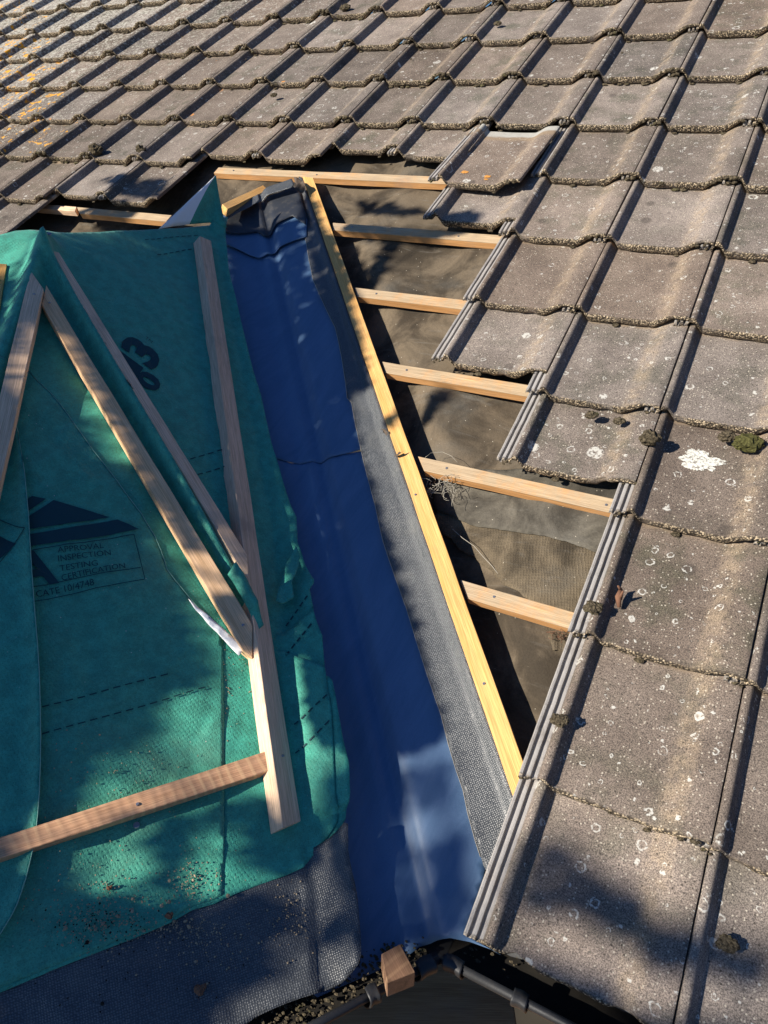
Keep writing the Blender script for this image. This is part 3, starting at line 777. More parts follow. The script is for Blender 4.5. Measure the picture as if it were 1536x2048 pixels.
# ------------------------------------------------------------------ battens
def prism(name, top, nrm_, h, mat, parent=None, arris=.0022, ex=None, wob=.0006, label=None, cat='batten', grp=None):
    """top: polygon (roof frame) of the upper face, extruded down by h; long axis ex gives the grain"""
    top = [np.array(t) for t in top]; n = nrm(nrm_)
    c = sum(top) / len(top)
    if ex is None: ex = top[1] - top[0]
    fr = frame(c - n * h, ex, n)
    inv = np.linalg.inv(fr); L = [inv[:3, :3] @ t + inv[:3, 3] for t in top]
    b = bmesh.new()
    vt = [b.verts.new(Vector(t)) for t in L]; vb = [b.verts.new(Vector((t[0], t[1], t[2] - h))) for t in L]
    m = len(L)
    ft = b.faces.new(vt); b.faces.new(vb[::-1])
    for k in range(m): b.faces.new((vt[k], vb[k], vb[(k + 1) % m], vt[(k + 1) % m]))
    bmesh.ops.recalc_face_normals(b, faces=b.faces)
    bmesh.ops.bevel(b, geom=[e for e in b.edges], offset=arris * .5, segments=1, affect='EDGES')
    xs = [v.co.x for v in b.verts]; x0, x1 = min(xs), max(xs); ncut = max(1, int((x1 - x0) / .05))
    for k in range(1, ncut):
        g = b.verts[:] + b.edges[:] + b.faces[:]
        bmesh.ops.bisect_plane(b, geom=g, plane_co=(x0 + (x1 - x0) * k / ncut, 0, 0), plane_no=(1, 0, 0))
    sd = c[0] * 13 + c[1] * 7
    for v in b.verts:
        v.co.z += wob * noise.noise(Vector((v.co.x * 9, sd, v.co.y * 20))) * 2; v.co.y += wob * noise.noise(Vector((v.co.x * 7, sd + 5, v.co.z * 20))) * 2
    me = bpy.data.meshes.new(name); b.to_mesh(me); b.free(); me.materials.append(mat)
    o = bpy.data.objects.new(name, me); COL.objects.link(o); w = ROOF @ Matrix(fr.tolist()); WM[o.name] = w
    if parent is not None: o.parent = parent; o.matrix_basis = WM[parent.name].inverted() @ w
    else: o.matrix_basis = w
    if label: tag(o, label, cat, grp)
    return o
def nail(parent, p, n, r=.0035, big=False):
    b = bmesh.new(); bmesh.ops.create_cone(b, cap_ends=True, segments=12, radius1=r, radius2=r * .8, depth=.002)
    me = bpy.data.meshes.new('nail_head'); b.to_mesh(me); b.free(); me.materials.append(M_STEEL)
    o = bpy.data.objects.new('nail_head', me); COL.objects.link(o); w = ROOF @ Matrix(frame(p, A3(1, 0, .01), n).tolist())
    if parent is not None: o.parent = parent; o.matrix_basis = WM[parent.name].inverted() @ w
    else: o.matrix_basis = w
    return o
GB = 'tile battens in the open gap'
BT = -.043
# (left end upper x, lower-left x shift, right x, y top) measured on the slope
for xl, sh, xr, yt, mat, lab in (
        (-2.046, .0, -.80, 2.225, M_OLD, 'topmost pale batten in the gap, running behind the valley head'),
        (-1.328, .02, -.50, 1.925, M_OLD, 'second batten down in the gap, ending at the loose tile'),
        (-1.080, .03, -.40, 1.607, M_OLD, 'third batten down, the shortest in the middle of the gap'),
        (-.839, .03, -.18, 1.310, M_OLD, 'fourth batten down in the gap with an angled left end'),
        (-.588, .035, .12, 1.005, M_OLD, 'fifth batten down, long and cracked with threads under its left end'),
        (-.344, .034, .12, .692, M_OLD, 'lowest short batten in the gap with an angled left end')):
    top = [A3(xl, yt, BT), A3(xr, yt, BT), A3(xr, yt - .040, BT), A3(xl + sh, yt - .040, BT)]
    o = prism('tile_batten', top, Z, .026, mat, label=lab, grp=GB)
    nail(o, A3(xl + .09, yt - .018, BT + .0008), Z)
    if xr - xl > .6: nail(o, A3(xl + .5, yt - .022, BT + .0008), Z)
top = [A3(-2.61, 1.900, BT), A3(-2.07, 1.895, BT), A3(-2.07, 1.855, BT), A3(-2.56, 1.860, BT)]
prism('tile_batten', top, Z, .026, M_OLD, label='batten left of the green flap under the shaded tiles', grp=GB)
top = [A3(-3.1, 1.905, BT - .001), A3(-2.615, 1.902, BT - .001), A3(-2.60, 1.872, BT - .001), A3(-3.1, 1.870, BT - .001)]
prism('tile_batten', top, Z, .025, M_PINK, label='dark old batten end under the tiles at far left', grp=GB)
def batM(quad, z, h, mat, lab, nails=(), ex=None, grp=None):
    top = [hitz(x, y, z) for x, y in quad]
    o = prism('valley_batten', top, Z, h, mat, label=lab, ex=ex, grp=grp)
    for x, y in nails: nail(o, hitz(x, y, z + .0008), Z)
    return o
batM([(605, 353), (626, 355), (1074, 1600), (1030, 1604)], -.030, .028, M_NEW, 'long yellow batten nailed down the right side of the valley',
     nails=[(831, 989), (968, 1367)], ex=hitz(605, 353, -.030) - hitz(1030, 1604, -.030))
def onL(x, y, off):
    u, v = S_L.hit(x, y, off)
    return V0 + LU * u + LV * v + LN * (facet(u, v) + off)
def batL(name, poly, off, h, mat, lab, nails=(), grp='battens on the green membrane', tilt=0.0):
    top = [onL(x, y, off) for x, y in poly]
    c = sum(top) / len(top)
    d = [np.linalg.norm(top[(k + 1) % len(top)] - top[k]) for k in range(len(top))]
    k = int(np.argmax(d)); ax = nrm(top[(k + 1) % len(top)] - top[k])
    n = nrm(LN - ax * np.dot(LN, ax))
    sd_ = np.cross(ax, n); sd_ = sd_ if sd_[0] > 0 else -sd_
    n = nrm(n * math.cos(tilt) + sd_ * math.sin(tilt))
    top = [hitp(x, y, c, n) for x, y in poly]
    d = [np.linalg.norm(np.array(top[k]) - np.array(top[(k + 1) % len(top)])) for k in range(len(top))]
    k = int(np.argmax(d)); ex = top[(k + 1) % len(top)] - top[k]
    o = prism(name, top, n, h, mat, label=lab, ex=ex, grp=grp)
    for x, y in nails: nail(o, hitp(x, y, c + n * .0008, n), n)
    return o
batL('counter_batten', [(91, 498), (118, 505), (495, 1111), (498, 1164)], .050, .028, M_PINK, 'slim batten right of the rolled green hip, angled at its lower end', nails=[(123, 540)], tilt=.2)
batL('counter_batten', [(92, 570), (505, 1250), (505, 1316), (486, 1300), (83, 609)], .046, .028, M_PINE, 'pale batten left of the rolled green hip with pointed ends', nails=[(99, 605), (486, 1250)], tilt=-.12)
batL('counter_batten', [(61, 541), (87, 578), (47, 760), (-25, 1085), (-72, 1085), (7, 760)], .056, .028, M_PINK, 'greyish batten slanting to the left edge below the hip top', nails=[(68, 588)])
batL('counter_batten', [(-60, 522), (14, 528), (-4, 640), (-90, 660)], .030, .025, M_NEW, 'small bright batten end at the left edge')
gq = [(399, 470), (422, 480), (525, 1050), (546, 1164), (576, 1400), (602, 1642), (566, 1656), (542, 1400), (500, 1164), (484, 1050)]
batL('counter_batten', [(399, 472), (422, 481), (602, 1642), (566, 1656)], .040, .036, M_PINK, 'longest batten on the green membrane, left of the blue valley, split at its foot', nails=[(566, 1511)], tilt=.55)
batL('counter_batten', [(-60, 1694), (545, 1498), (546, 1539), (-60, 1737)], .036, .022, M_SAW, 'rough-sawn batten lying level across the bottom of the green membrane', nails=[(275, 1608)])
batL('counter_batten', [(444, 408), (572, 349), (583, 357), (455, 418)], .045, .030, M_NEW, 'short yellow batten across the head of the valley')

# ------------------------------------------------------------------ valley trough
def cutV(poly): return poly
blue1 = [(545, 900), (585, 915), (630, 918), (680, 910), (735, 900), (800, 1100), (880, 1400), (940, 1600), (975, 1720), (955, 1800), (932, 1870), (1005, 1912), (985, 1900), (940, 1884), (900, 1876), (870, 1880), (840, 1892), (825, 1905), (760, 1938), (690, 1968), (640, 1990), (600, 1960), (640, 1700), (560, 1300), (500, 1000)]
S_V2 = S_V
valley = sheet('valley_trough', blue1, S_V, .0, M_BLUE, grid=.014, thick=.002, ef=lambda a, b: .0015 * nz(a, b, 9, 2))
tag(valley, 'blue grey moulded valley trough running down to the gutter between the roofs', 'valley trough')
blue2 = [(445, 470), (620, 466), (700, 700), (760, 890), (722, 898), (700, 905), (660, 914), (630, 919), (600, 916), (570, 909), (545, 902), (490, 890), (430, 600)]
o = sheet('valley_section', blue2, S_V, .003, M_BLUE, parent=valley, grid=.014, thick=.002, ef=lambda a, b: .0015 * nz(a, b, 9, 5))
blue3 = [(440, 420), (600, 410), (615, 440), (613, 473), (590, 480), (560, 492), (535, 503), (520, 504), (500, 497), (475, 484), (449, 473), (430, 460)]
o = sheet('valley_head', blue3, S_V, .014, M_BLUE, parent=valley, grid=.012, thick=.003, ef=lambda a, b: .0012 * nz(a, b, 8, 9))
# black membranes
blk = [(579, 385), (583, 398), (598, 425), (608, 455), (611, 478), (618, 520), (626, 560), (640, 592), (655, 625), (670, 655), (676, 680), (683, 715), (690, 760), (694, 796), (703, 805), (710, 845), (722, 900), (735, 955), (750, 1010), (765, 1080), (778, 1120), (792, 1160), (812, 1215), (832, 1280), (848, 1330), (862, 1372), (882, 1430), (897, 1490), (912, 1540), (926, 1580), (935, 1625), (950, 1680), (966, 1730), (985, 1760), (1040, 1650), (1050, 1610), (960, 1330), (850, 1010), (720, 650), (625, 370), (600, 360)]
def blk_ef(x, y):
    d = valley_dist(x, y)         # negative left of the batten
    return .016 * sm(-.055, -.03, d) - .012 * sm(-.028, -.012, d) + .003 * nz(x, y, 9, 4) + .0012 * nz(x, y, 30, 4)
o = sheet('valley_membrane', blk, SM(-.055), 0, M_DPC, ef=blk_ef, grid=.009, rough=.0015)
vmem = o
tag(o, 'embossed black membrane strip between the blue trough and the yellow batten', 'membrane')
o = sheet('ribbed_strip', [(449, 414), (470, 401), (505, 385), (545, 370), (583, 357), (589, 368), (582, 376), (550, 385), (510, 398), (480, 412), (456, 426)], S_V, .050, M_DPC, ef=lambda a, b: .0012 * nz(a, b, 14, 1), grid=.008)
tag(o, 'ribbed black strip folded along the short yellow batten at the valley head', 'membrane')
o = sheet('head_membrane', [(455, 422), (480, 410), (520, 396), (560, 384), (585, 372), (600, 385), (612, 430), (612, 450), (585, 432), (560, 444), (545, 455), (530, 470), (515, 452), (480, 455), (450, 452), (446, 440)], S_V, .024, M_BLKSM, grid=.010, ef=lambda a, b: .0015 * nz(a, b, 10, 3))
tag(o, 'smooth dark membrane sagging over the head of the valley trough', 'membrane')
o = sheet('tangled_scrap', [(588, 358), (603, 357), (612, 372), (606, 385), (598, 378), (590, 380)], S_V, .062, M_LEAFD, grid=.005, rough=.006, ef=lambda a, b: .02 * nz(a, b, 60, 7))
tag(o, 'crumpled dark scrap caught where the two yellow battens meet', 'debris')
# eaves membrane under the green sheet
eav = [(-60, 1960), (300, 1820), (560, 1700), (620, 1700), (660, 1680), (686, 1650), (686, 1700), (694, 1740), (708, 1780), (713, 1830), (716, 1880), (717, 1925), (700, 1950), (680, 1970), (640, 1985), (590, 2000), (540, 2020), (500, 2040), (470, 2075), (-60, 2260), (-330, 2380), (-330, 2080)]
EDG = [S_L.hit(x, y, 0) for x, y in ((680, 1560), (686, 1700), (713, 1830), (717, 1925))]
def eav_ef(u, v):
    q = nz(u, v, 7.5, 21)
    d = polydist(u, v, EDG)[0]
    return .005 * q + .003 * nz(u, v, 16, 3) + .024 * math.exp(-d / .045)
o = sheet('eaves_membrane', eav, S_L, .006, M_DPC, ef=eav_ef, grid=.010, rnd=1)
tag(o, 'embossed dark grey eaves membrane below the green sheet at bottom left', 'membrane')
# under layer seen at the edge of the green sheet
o = sheet('green_underlayer', [(600, 1360), (648, 1372), (655, 1382), (664, 1440), (674, 1500), (686, 1545), (690, 1600), (686, 1645), (655, 1700), (590, 1720)], S_L, .007, M_GREEN3, grid=.012)
tag(o, 'dark green membrane edge showing below the green sheet beside the trough', 'membrane')
g1 = [(455, 446), (452, 458), (450, 468), (452, 500), (456, 541), (474, 620), (490, 690), (505, 750), (520, 800), (530, 850), (540, 900), (560, 970), (576, 1020), (589, 1050), (590, 1080), (590, 1100), (597, 1118), (606, 1145), (621, 1180), (620, 1188), (613, 1197), (618, 1225), (628, 1260), (638, 1289), (641, 1340), (647, 1400), (653, 1439), (658, 1510), (664, 1595), (668, 1618), (673, 1636), (668, 1655), (657, 1671), (635, 1700), (606, 1736), (570, 1752), (530, 1766), (480, 1785), (450, 1798), (430, 1808), (385, 1820), (340, 1846), (270, 1876), (200, 1903), (100, 1942), (0, 1985), (-60, 2008), (-330, 2110), (-330, 500), (-60, 478), (0, 470), (30, 462), (60, 460), (90, 463), (130, 466), (200, 464), (300, 458), (360, 455), (412, 452), (440, 449)]
green = sheet('green_roof_membrane', g1, S_L, .011, M_GREEN, grid=.0085)
tag(green, 'large dark green breathable membrane draped over the small hipped roof', 'roofing membrane')
g2 = [(57, 738), (76, 760), (100, 782), (123, 810), (145, 840), (168, 874), (187, 902), (220, 945), (250, 985), (283, 1028), (310, 1070), (322, 1098), (330, 1120), (334, 1135), (352, 1160), (382, 1196), (412, 1232), (445, 1270), (446, 1340), (447, 1420), (448, 1540), (448, 1700), (446, 1790), (425, 1800), (385, 1812), (340, 1838), (270, 1868), (200, 1895), (100, 1934), (-60, 1998), (-300, 2085), (-300, 740)]
g2o = sheet('green_overlap_sheet', g2, S_L, .0132, M_GREEN2, grid=.009, ef=lambda u, v: .003 * nz(u, v, 7, 31))
tag(g2o, 'dusty green sheet with approval printing lapped over the lower left slope', 'roofing membrane')
g3e = [(30, 845), (37, 870), (42, 902), (50, 950), (55, 1002), (59, 1045), (61, 1085), (65, 1150), (70, 1220), (76, 1290), (80, 1350), (82, 1412), (83, 1480), (82, 1536), (80, 1590), (77, 1636), (71, 1690), (62, 1728), (54, 1760), (45, 1788), (36, 1814), (24, 1838), (0, 1876), (-20, 1896)]
g3 = g3e + [(-80, 1930), (-280, 2020), (-280, 845)]
G3L = [S_L.hit(x, y, .018) for x, y in g3e]
def g3f(u, v):
    d, t, s = polydist(u, v, G3L)
    return .016 * math.exp(-(d / .018) ** 1.5) * (1 - .0 * t) + .003 * nz(u, v, 6, 44)
g3o = sheet('green_left_strip', g3, S_L, .018, M_GREEN3, grid=.008, ef=g3f)
tag(g3o, 'green strip at the left edge whose right edge curls up into the sun', 'roofing membrane')
# curled white tip
q = [(377, 1196), (400, 1214), (440, 1249), (491, 1297), (484, 1305), (477, 1312), (448, 1278), (415, 1244), (388, 1212)]
o = sheet('curled_tip', q, S_L, .030, M_WHITE, parent=g2o, grid=.006, ef=lambda u, v: .006 * nz(u, v, 30, 3))
# torn dark pocket beside the long batten
o = sheet('turned_flap', [(589, 1103), (597, 1120), (594, 1140), (588, 1158), (582, 1168), (586, 1200), (565, 1207), (552, 1198), (560, 1168), (572, 1130)], S_L, .040, M_GREEN3, parent=green, grid=.008, ef=lambda u, v: .004 * nz(u, v, 30, 3))
# rolled end of the hip
o = sheet('folded_hip_end', [(470, 1135), (492, 1165), (512, 1205), (527, 1245), (528, 1249), (507, 1266), (505, 1235), (480, 1190), (455, 1150)], S_L, .047, M_GREEN, parent=green, grid=.006, ef=lambda u, v: .003 * nz(u, v, 40, 3))
# standing flap at the ridge
def spt(x, y, off): return S_L.pos(*S_L.hit(x, y, off), off)
def flap():
    A = [spt(318, 457, .012), spt(345, 452, .012), spt(378, 448, .016), spt(420, 446, .02), spt(452, 466, .015), spt(457, 446, .02)]
    tip = hitp(432, 350, V0 + LN * .16 + LV * 0, LN)
    rows = 12; V = []; Fc = []; fm = []
    base = [A[0], A[1], A[2], (A[2] + A[3]) / 2, A[3], (A[3] + A[4]) / 2, A[4]]
    tops = [tip + (base[k] - tip) * .0 + A3(0, 0, 0) for k in range(7)]
    nb = 7
    for r in range(rows + 1):
        f = r / rows
        for k in range(nb):
            p = base[k] * (1 - f) + tops[k] * f
            bulge = math.sin(f * math.pi) * .012 * math.sin(k / (nb - 1) * math.pi * 1.5)
            V.append(p + LN * bulge + A3(.003 * nz(f, k, 3, 2), 0, 0))
    for r in range(rows):
        for k in range(nb - 1):
            a = r * nb + k; Fc.append((a, a + 1, a + nb + 1, a + nb)); fm.append(0 if k < 2 else 1)
    o = mk('standing_flap', V, Fc, None, green, mats=[M_WHITE, M_GREEN3], fmat=fm)
    m = o.modifiers.new('thickness', 'SOLIDIFY'); m.thickness = .001
flap()

# printing on the membranes
def printed(name, polys, S, off, parent, efn=None):
    V = []; Fs = []
    for poly in polys:
        pts = [S.hit(x, y, off) for x, y in densify(poly, 7)]
        base = len(V)
        P = np.array(pts); x0, y0 = P.min(0); x1, y1 = P.max(0); g = .014
        ins = []
        for a in np.arange(x0 + g / 2, x1, g):
            for b in np.arange(y0 + g / 2, y1, g):
                c = False
                for i in range(len(P)):
                    ax, ay = P[i]; bx, by = P[(i + 1) % len(P)]
                    if (ay > b) != (by > b) and a < (bx - ax) * (b - ay) / (by - ay) + ax: c = not c
                if c: ins.append(Vector((a, b)))
        vs, es, fs, *_ = delaunay_2d_cdt([Vector(p) for p in pts] + ins, [], [list(range(len(pts)))], 1, 1e-7)
        V += [S.pos(p[0], p[1], off + (efn(p[0], p[1]) if efn else 0)) for p in vs]
        Fs += [[base + k for k in f] for f in fs]
    o = mk(name, V, Fs, M_PRINT, parent)
    return o
def text_polys(txt, x0, y0, x1, y1, hgt, bold=.0, italic=0.0, shear=0.0):
    """letter outlines laid from (x0,y0) to (x1,y1) in pixels, hgt = cap height"""
    cu = bpy.data.curves.new('t', 'FONT'); cu.body = txt; cu.size = 1; cu.offset = bold; cu.resolution_u = 3
    ob = bpy.data.objects.new('t', cu); COL.objects.link(ob)
    me = bpy.data.meshes.new_from_object(ob); xs = [v.co.x for v in me.vertices]; w = max(xs) - min(xs); xm = min(xs)
    dx, dy = x1 - x0, y1 - y0; L = math.hypot(dx, dy); ex = (dx / w, dy / w); ey = (dy / L * hgt / .7, -dx / L * hgt / .7)
    V = [(x0 + (v.co.x - xm) * ex[0] + v.co.y * (ey[0] + shear * ex[0]), y0 + (v.co.x - xm) * ex[1] + v.co.y * (ey[1] + shear * ex[1])) for v in me.vertices]
    Fs = [list(p.vertices) for p in me.polygons]
    bpy.data.objects.remove(ob); bpy.data.curves.remove(cu)
    return V, Fs
def print_text(name, items, S, off, parent, efn=None):
    V = []; Fs = []
    for it in items:
        v2, f2 = text_polys(*it[0], **(it[1] if len(it) > 1 else {})); base = len(V)
        for x, y in v2:
            a, b = S.hit(x, y, off); V.append(S.pos(a, b, off + (efn(a, b) if efn else 0)))
        Fs += [[base + k for k in f] for f in f2]
    mk(name, V, Fs, M_PRINT, parent, smooth=False)
PE = lambda u, v: .003 * nz(u, v, 7, 31)
OFFP = .0172
print_text('printed_text', [
    (('APPROVAL', 116, 1106, 208, 1094, 11.5),), (('INSPECTION', 117, 1123, 222, 1108, 11.5),), (('TESTING', 120, 1142, 196, 1131, 11.5),),
    (('CERTIFICATION', 124, 1160, 251, 1136, 11.5),), (('CATE 10/4748', 73, 1192, 189, 1171, 13),), (('A', 28, 1176, 118, 1161, 66), dict(bold=.03))], S_L, OFFP, g2o, PE)
def line(x0, y0, x1, y1, w=1.6):
    dx, dy = x1 - x0, y1 - y0; L = math.hypot(dx, dy); nx_, ny_ = -dy / L * w / 2, dx / L * w / 2
    return [(x0 + nx_, y0 + ny_), (x1 + nx_, y1 + ny_), (x1 - nx_, y1 - ny_), (x0 - nx_, y0 - ny_)]
printed('printed_box', [line(40, 1104, 268, 1067), line(268, 1067, 290, 1158), line(290, 1158, 50, 1204), line(50, 1174, 282, 1134),
                        [(45, 1003), (64, 990), (92, 996), (56, 1022)], [(52, 1036), (107, 999), (220, 1033), (60, 1058)],
                        [(56, 1069), (150, 1052), (235, 1038), (278, 1057), (160, 1078), (62, 1092)]], S_L, OFFP, g2o, PE)
printed('printed_box', [line(-20, 1030, 50, 1062), line(50, 1062, -10, 1135), [(-20, 1062), (32, 1088), (-10, 1125)]], S_L, .0200, g3o, g3f)
print_text('printed_text', [(('3', 303, 739, 323, 711, 76), dict(bold=.04)), (('1', 270, 752, 284, 733, 72), dict(bold=.04)), (('0', 307, 788, 325, 763, 46), dict(bold=.04)), (('8', 286, 817, 302, 795, 46), dict(bold=.04)),
                            (('TM', 290, 676, 303, 686, 5),)], S_L, .0136, green)
def dashes(p0, p1, n, w=2.6, f=.62):
    out = []
    for k in range(n):
        a = k / n; b = a + f / n
        out.append(line(p0[0] + (p1[0] - p0[0]) * a, p0[1] + (p1[1] - p0[1]) * a, p0[0] + (p1[0] - p0[0]) * b, p0[1] + (p1[1] - p0[1]) * b, w))
    return out
printed('printed_dashes', dashes((84, 1414), (345, 1345), 11) + dashes((84, 1469), (420, 1372), 14), S_L, OFFP, g2o, PE)
printed('printed_dashes', dashes((380, 920), (470, 893), 5, 2) + dashes((395, 952), (480, 925), 5, 2) + dashes((588, 1450), (650, 1405), 5, 3) + dashes((590, 1508), (655, 1455), 5, 3)
        + dashes((572, 1252), (612, 1205), 5, 3) + dashes((572, 1310), (622, 1255), 5, 3.5) + dashes((315, 508), (400, 497), 7, 1.6) + dashes((290, 478), (400, 470), 9, 1.4), S_L, .0136, green)
def edge_line(name, pxs, S, off, parent, mat, ef=None, r=.0009):
    pts = []
    for x, y in densify(pxs + pxs[::-1], 14)[:-1]:
        a, b = S.hit(x, y, off); pts.append(S.pos(a, b, off + (ef(a, b) if ef else 0)))
    pts = pts[:len(pts) // 2]
    tube_obj(name, [(pts, r)], mat, parent, 5)
edge_line('cut_edge', [(611, 478), (618, 520), (626, 560), (640, 592), (655, 625), (670, 655), (676, 680), (683, 715), (690, 760), (694, 796), (703, 805), (710, 845), (722, 900), (735, 955), (750, 1010), (765, 1080), (778, 1120), (792, 1160), (812, 1215), (832, 1280), (848, 1330), (862, 1372), (882, 1430), (897, 1490), (912, 1540), (926, 1580), (935, 1625), (950, 1680), (966, 1730)], SM(-.0548), 0, vmem, M_STRING, blk_ef)
edge_line('cut_edge', g2[:18], S_L, .0140, g2o, M_EDGE, lambda u, v: .003 * nz(u, v, 7, 31))
edge_line('cut_edge', g3e, S_L, .0182, g3o, M_EDGE, g3f)
# washers
for x, y, l in ((273, 1652, 'round clear washer on the green sheet below the level batten'), (101, 494, 'round washer at the top of the hip')):
    p = spt(x, y, .017)
    b = bmesh.new(); bmesh.ops.create_cone(b, cap_ends=True, segments=20, radius1=.006, radius2=.0055, depth=.002)
    me = bpy.data.meshes.new('washer'); b.to_mesh(me); b.free(); me.materials.append(M_STEEL); o = bpy.data.objects.new('washer', me); COL.objects.link(o)
    o.matrix_basis = ROOF @ Matrix(frame(p, LU, LN).tolist()); tag(o, l, 'washer')

# ------------------------------------------------------------------ grit, moss crumbs, leaf
def grit(name, areas, label, mat, seed, rr=(.0006, .002)):
    rg = random.Random(seed); b = bmesh.new(); P0 = None
    for S, off, cx, cy, sx, sy, n in areas:
        for _ in range(n):
            x, y = rg.gauss(cx, sx), rg.gauss(cy, sy)
            p = S.pos(*S.hit(x, y, off), off)
            if P0 is None: P0 = p
            r = rg.uniform(*rr) * (2.2 if rg.random() < .04 else 1)
            m = Matrix.Translation(Vector(p - P0)) @ Matrix.Rotation(rg.uniform(0, 6), 4, Vector((rg.random(), rg.random(), 1))) @ Matrix.Diagonal((r, r * rg.uniform(.5, 1), r * .6, 1))
            bmesh.ops.create_icosphere(b, subdivisions=1, radius=1, matrix=m)
    me = bpy.data.meshes.new(name); b.to_mesh(me); b.free(); me.materials.append(mat); o = bpy.data.objects.new(name, me); COL.objects.link(o)
    o.matrix_basis = ROOF @ Matrix.Translation(Vector(P0)); tag(o, label, 'grit', kind='stuff')
grit('sand_grit', [(S_L, .018, 205, 1845, 60, 30, 380), (S_L, .018, 380, 1765, 28, 25, 150), (S_L, .018, 215, 1770, 120, 45, 160), (S_L, .018, 240, 1560, 90, 60, 90), (S_L, .012, 450, 1340, 25, 70, 90)],
     'crumbs of mortar and sand scattered on the lower green sheet', M_GRIT, 4)
grit('moss_grit', [(S_L, .010, 350, 1855, 60, 14, 160), (S_L, .010, 430, 1890, 90, 40, 120), (S_L, .010, 590, 1830, 22, 30, 70)], 'mossy crumbs scattered on the dark eaves membrane', M_GRIT, 8, (.0007, .0024))
grit('dark_grit', [(S_L, .018, 200, 1850, 60, 25, 150), (S_L, .010, 240, 1960, 150, 40, 50)], 'dark soil crumbs on the green sheet and eaves membrane', M_DARK, 9)
def crumb(px, py, r, S, off, label):
    p = S.pos(*S.hit(px, py, off), off)
    me = clump_mesh('mortar_crumb', [(0, 0, 0, r, r * .7, r * .8), (r * .5, r * .6, 0, r * .5, r * .6, r * .4)], M_TWIG, px, 2)
    o = bpy.data.objects.new('mortar_crumb', me); COL.objects.link(o); o.matrix_basis = ROOF @ Matrix.Translation(p); tag(o, label, 'crumb', 'larger crumbs')
crumb(398, 1980, .010, S_L, .012, 'knobbly crumb standing alone on the dark eaves membrane')
crumb(337, 1832, .0065, S_L, .018, 'brown crumb at the lower edge of the green sheet')
crumb(218, 1776, .005, S_L, .019, 'small crumb left of centre on the lower green sheet')
# dead leaf on the valley batten
b = bmesh.new(); pts = [(0, 0, 0), (.008, .006, .004), (.012, .012, .009), (.018, .011, .006), (.026, .019, .010), (.020, .006, .012), (.016, .001, .010), (.010, -.004, .006)]
vs = [b.verts.new(q) for q in pts]; b.faces.new(vs); b.faces.new([b.verts.new((q[0], q[1], q[2] - .0008)) for q in pts][::-1])
me = bpy.data.meshes.new('dead_leaf'); b.to_mesh(me); b.free(); me.materials.append(M_LEAFD); o = bpy.data.objects.new('dead_leaf', me); COL.objects.link(o)
o.matrix_basis = ROOF @ Matrix.Translation(hitz(788, 912, -.027)) ; tag(o, 'dry dark leaf caught on the middle of the yellow valley batten', 'leaf', 'dead leaves')
o2 = o.copy(); COL.objects.link(o2); o2.matrix_basis = ROOF @ Matrix.Translation(hitz(773, 872, -.027)) @ Matrix.Rotation(1.9, 4, 'Z') @ Matrix.Diagonal((.8, .8, .8, 1)); tag(o2, 'smaller curled leaf just above the dry leaf on the valley batten', 'leaf', 'dead leaves')

# ------------------------------------------------------------------ gutter, block, fascia, boards (world axes, origin on the eaves)
HR = -.045
r1, r2 = worldlevel(925, 1940, HR), worldlevel(1130, 2048, HR)
l1, l2 = worldlevel(640, 2045, HR), worldlevel(820, 1950, HR)
yR = (r1[1] + r2[1]) / 2
dl = nrm(l2 - l1); corner = l1 + dl * ((yR - l1[1]) / dl[1])
GR = .056
def w2r(p): return MR.T @ np.array(p)
def gutter(name, a, d, L, inn, label):
    """a: front-rim start, d: run direction, inn: unit vector from front rim to the roof"""
    n = 12; V = []; Fc = []
    m = max(2, int(L / .05))
    prof = [(-.004, .002), (-.004, -.004)] + [(GR - GR * math.cos(math.pi * k / n), -GR * .95 * math.sin(math.pi * k / n)) for k in range(n - 1)] + [(2 * GR - .006, -.034)]
    prof2 = [(x, z) for x, z in prof]
    for k in range(m + 1):
        for x, z in prof2: V.append(w2r(a + d * (L * k / m) + inn * x + A3(0, 0, z)))
    q = len(prof2)
    for k in range(m):
        for i in range(q - 1): Fc.append((k * q + i, k * q + i + 1, (k + 1) * q + i + 1, (k + 1) * q + i))
    o = mk(name, V, Fc, M_BLK); md = o.modifiers.new('thickness', 'SOLIDIFY'); md.thickness = .0025; md.offset = 0
    tag(o, label, 'gutter')
    # dirt in the channel
    V = []; Fc = []
    for k in range(m * 2 + 1):
        for i in range(9):
            x = GR * (.35 + 1.3 * i / 8); z = -GR * .95 * math.sqrt(max(0, 1 - ((x - GR) / GR) ** 2)); s = L * k / (m * 2)
            V.append(w2r(a + d * s + inn * x + A3(0, 0, -GR * .72 + .004 * nz(s, x, 60, 3) + .003 * nz(s, x, 160, 3))))
    for k in range(m * 2):
        for i in range(8): Fc.append((k * 9 + i, k * 9 + i + 1, (k + 1) * 9 + i + 1, (k + 1) * 9 + i))
    mk('silt', V, Fc, M_DARK, o)
    return o
def clip(par, a, d, inn, w, r=.0):
    V = []; Fc = []; n = 10
    prof = [(.012, .010), (-.008 - r, .010), (-.0105 - r, .004), (-.0075 - r, -.010)] + [(GR - (GR + .006 + r) * math.cos(math.pi * k / n * .5), -(GR + .006 + r) * math.sin(math.pi * k / n * .5) * .95) for k in range(2, n + 1)]
    for s in (-w / 2, -w / 2 + .003, -.003, 0.0, .003, w / 2 - .003, w / 2):
        gz = .0 if abs(s) < .004 else .002
        for x, z in prof: V.append(w2r(a + d * s + inn * (x - gz) + A3(0, 0, z)))
    q = len(prof)
    for k in range(6):
        for i in range(q - 1): Fc.append((k * q + i, k * q + i + 1, (k + 1) * q + i + 1, (k + 1) * q + i))
    o = mk('gutter_clip', V, Fc, M_BLK, par); md = o.modifiers.new('thickness', 'SOLIDIFY'); md.thickness = .003
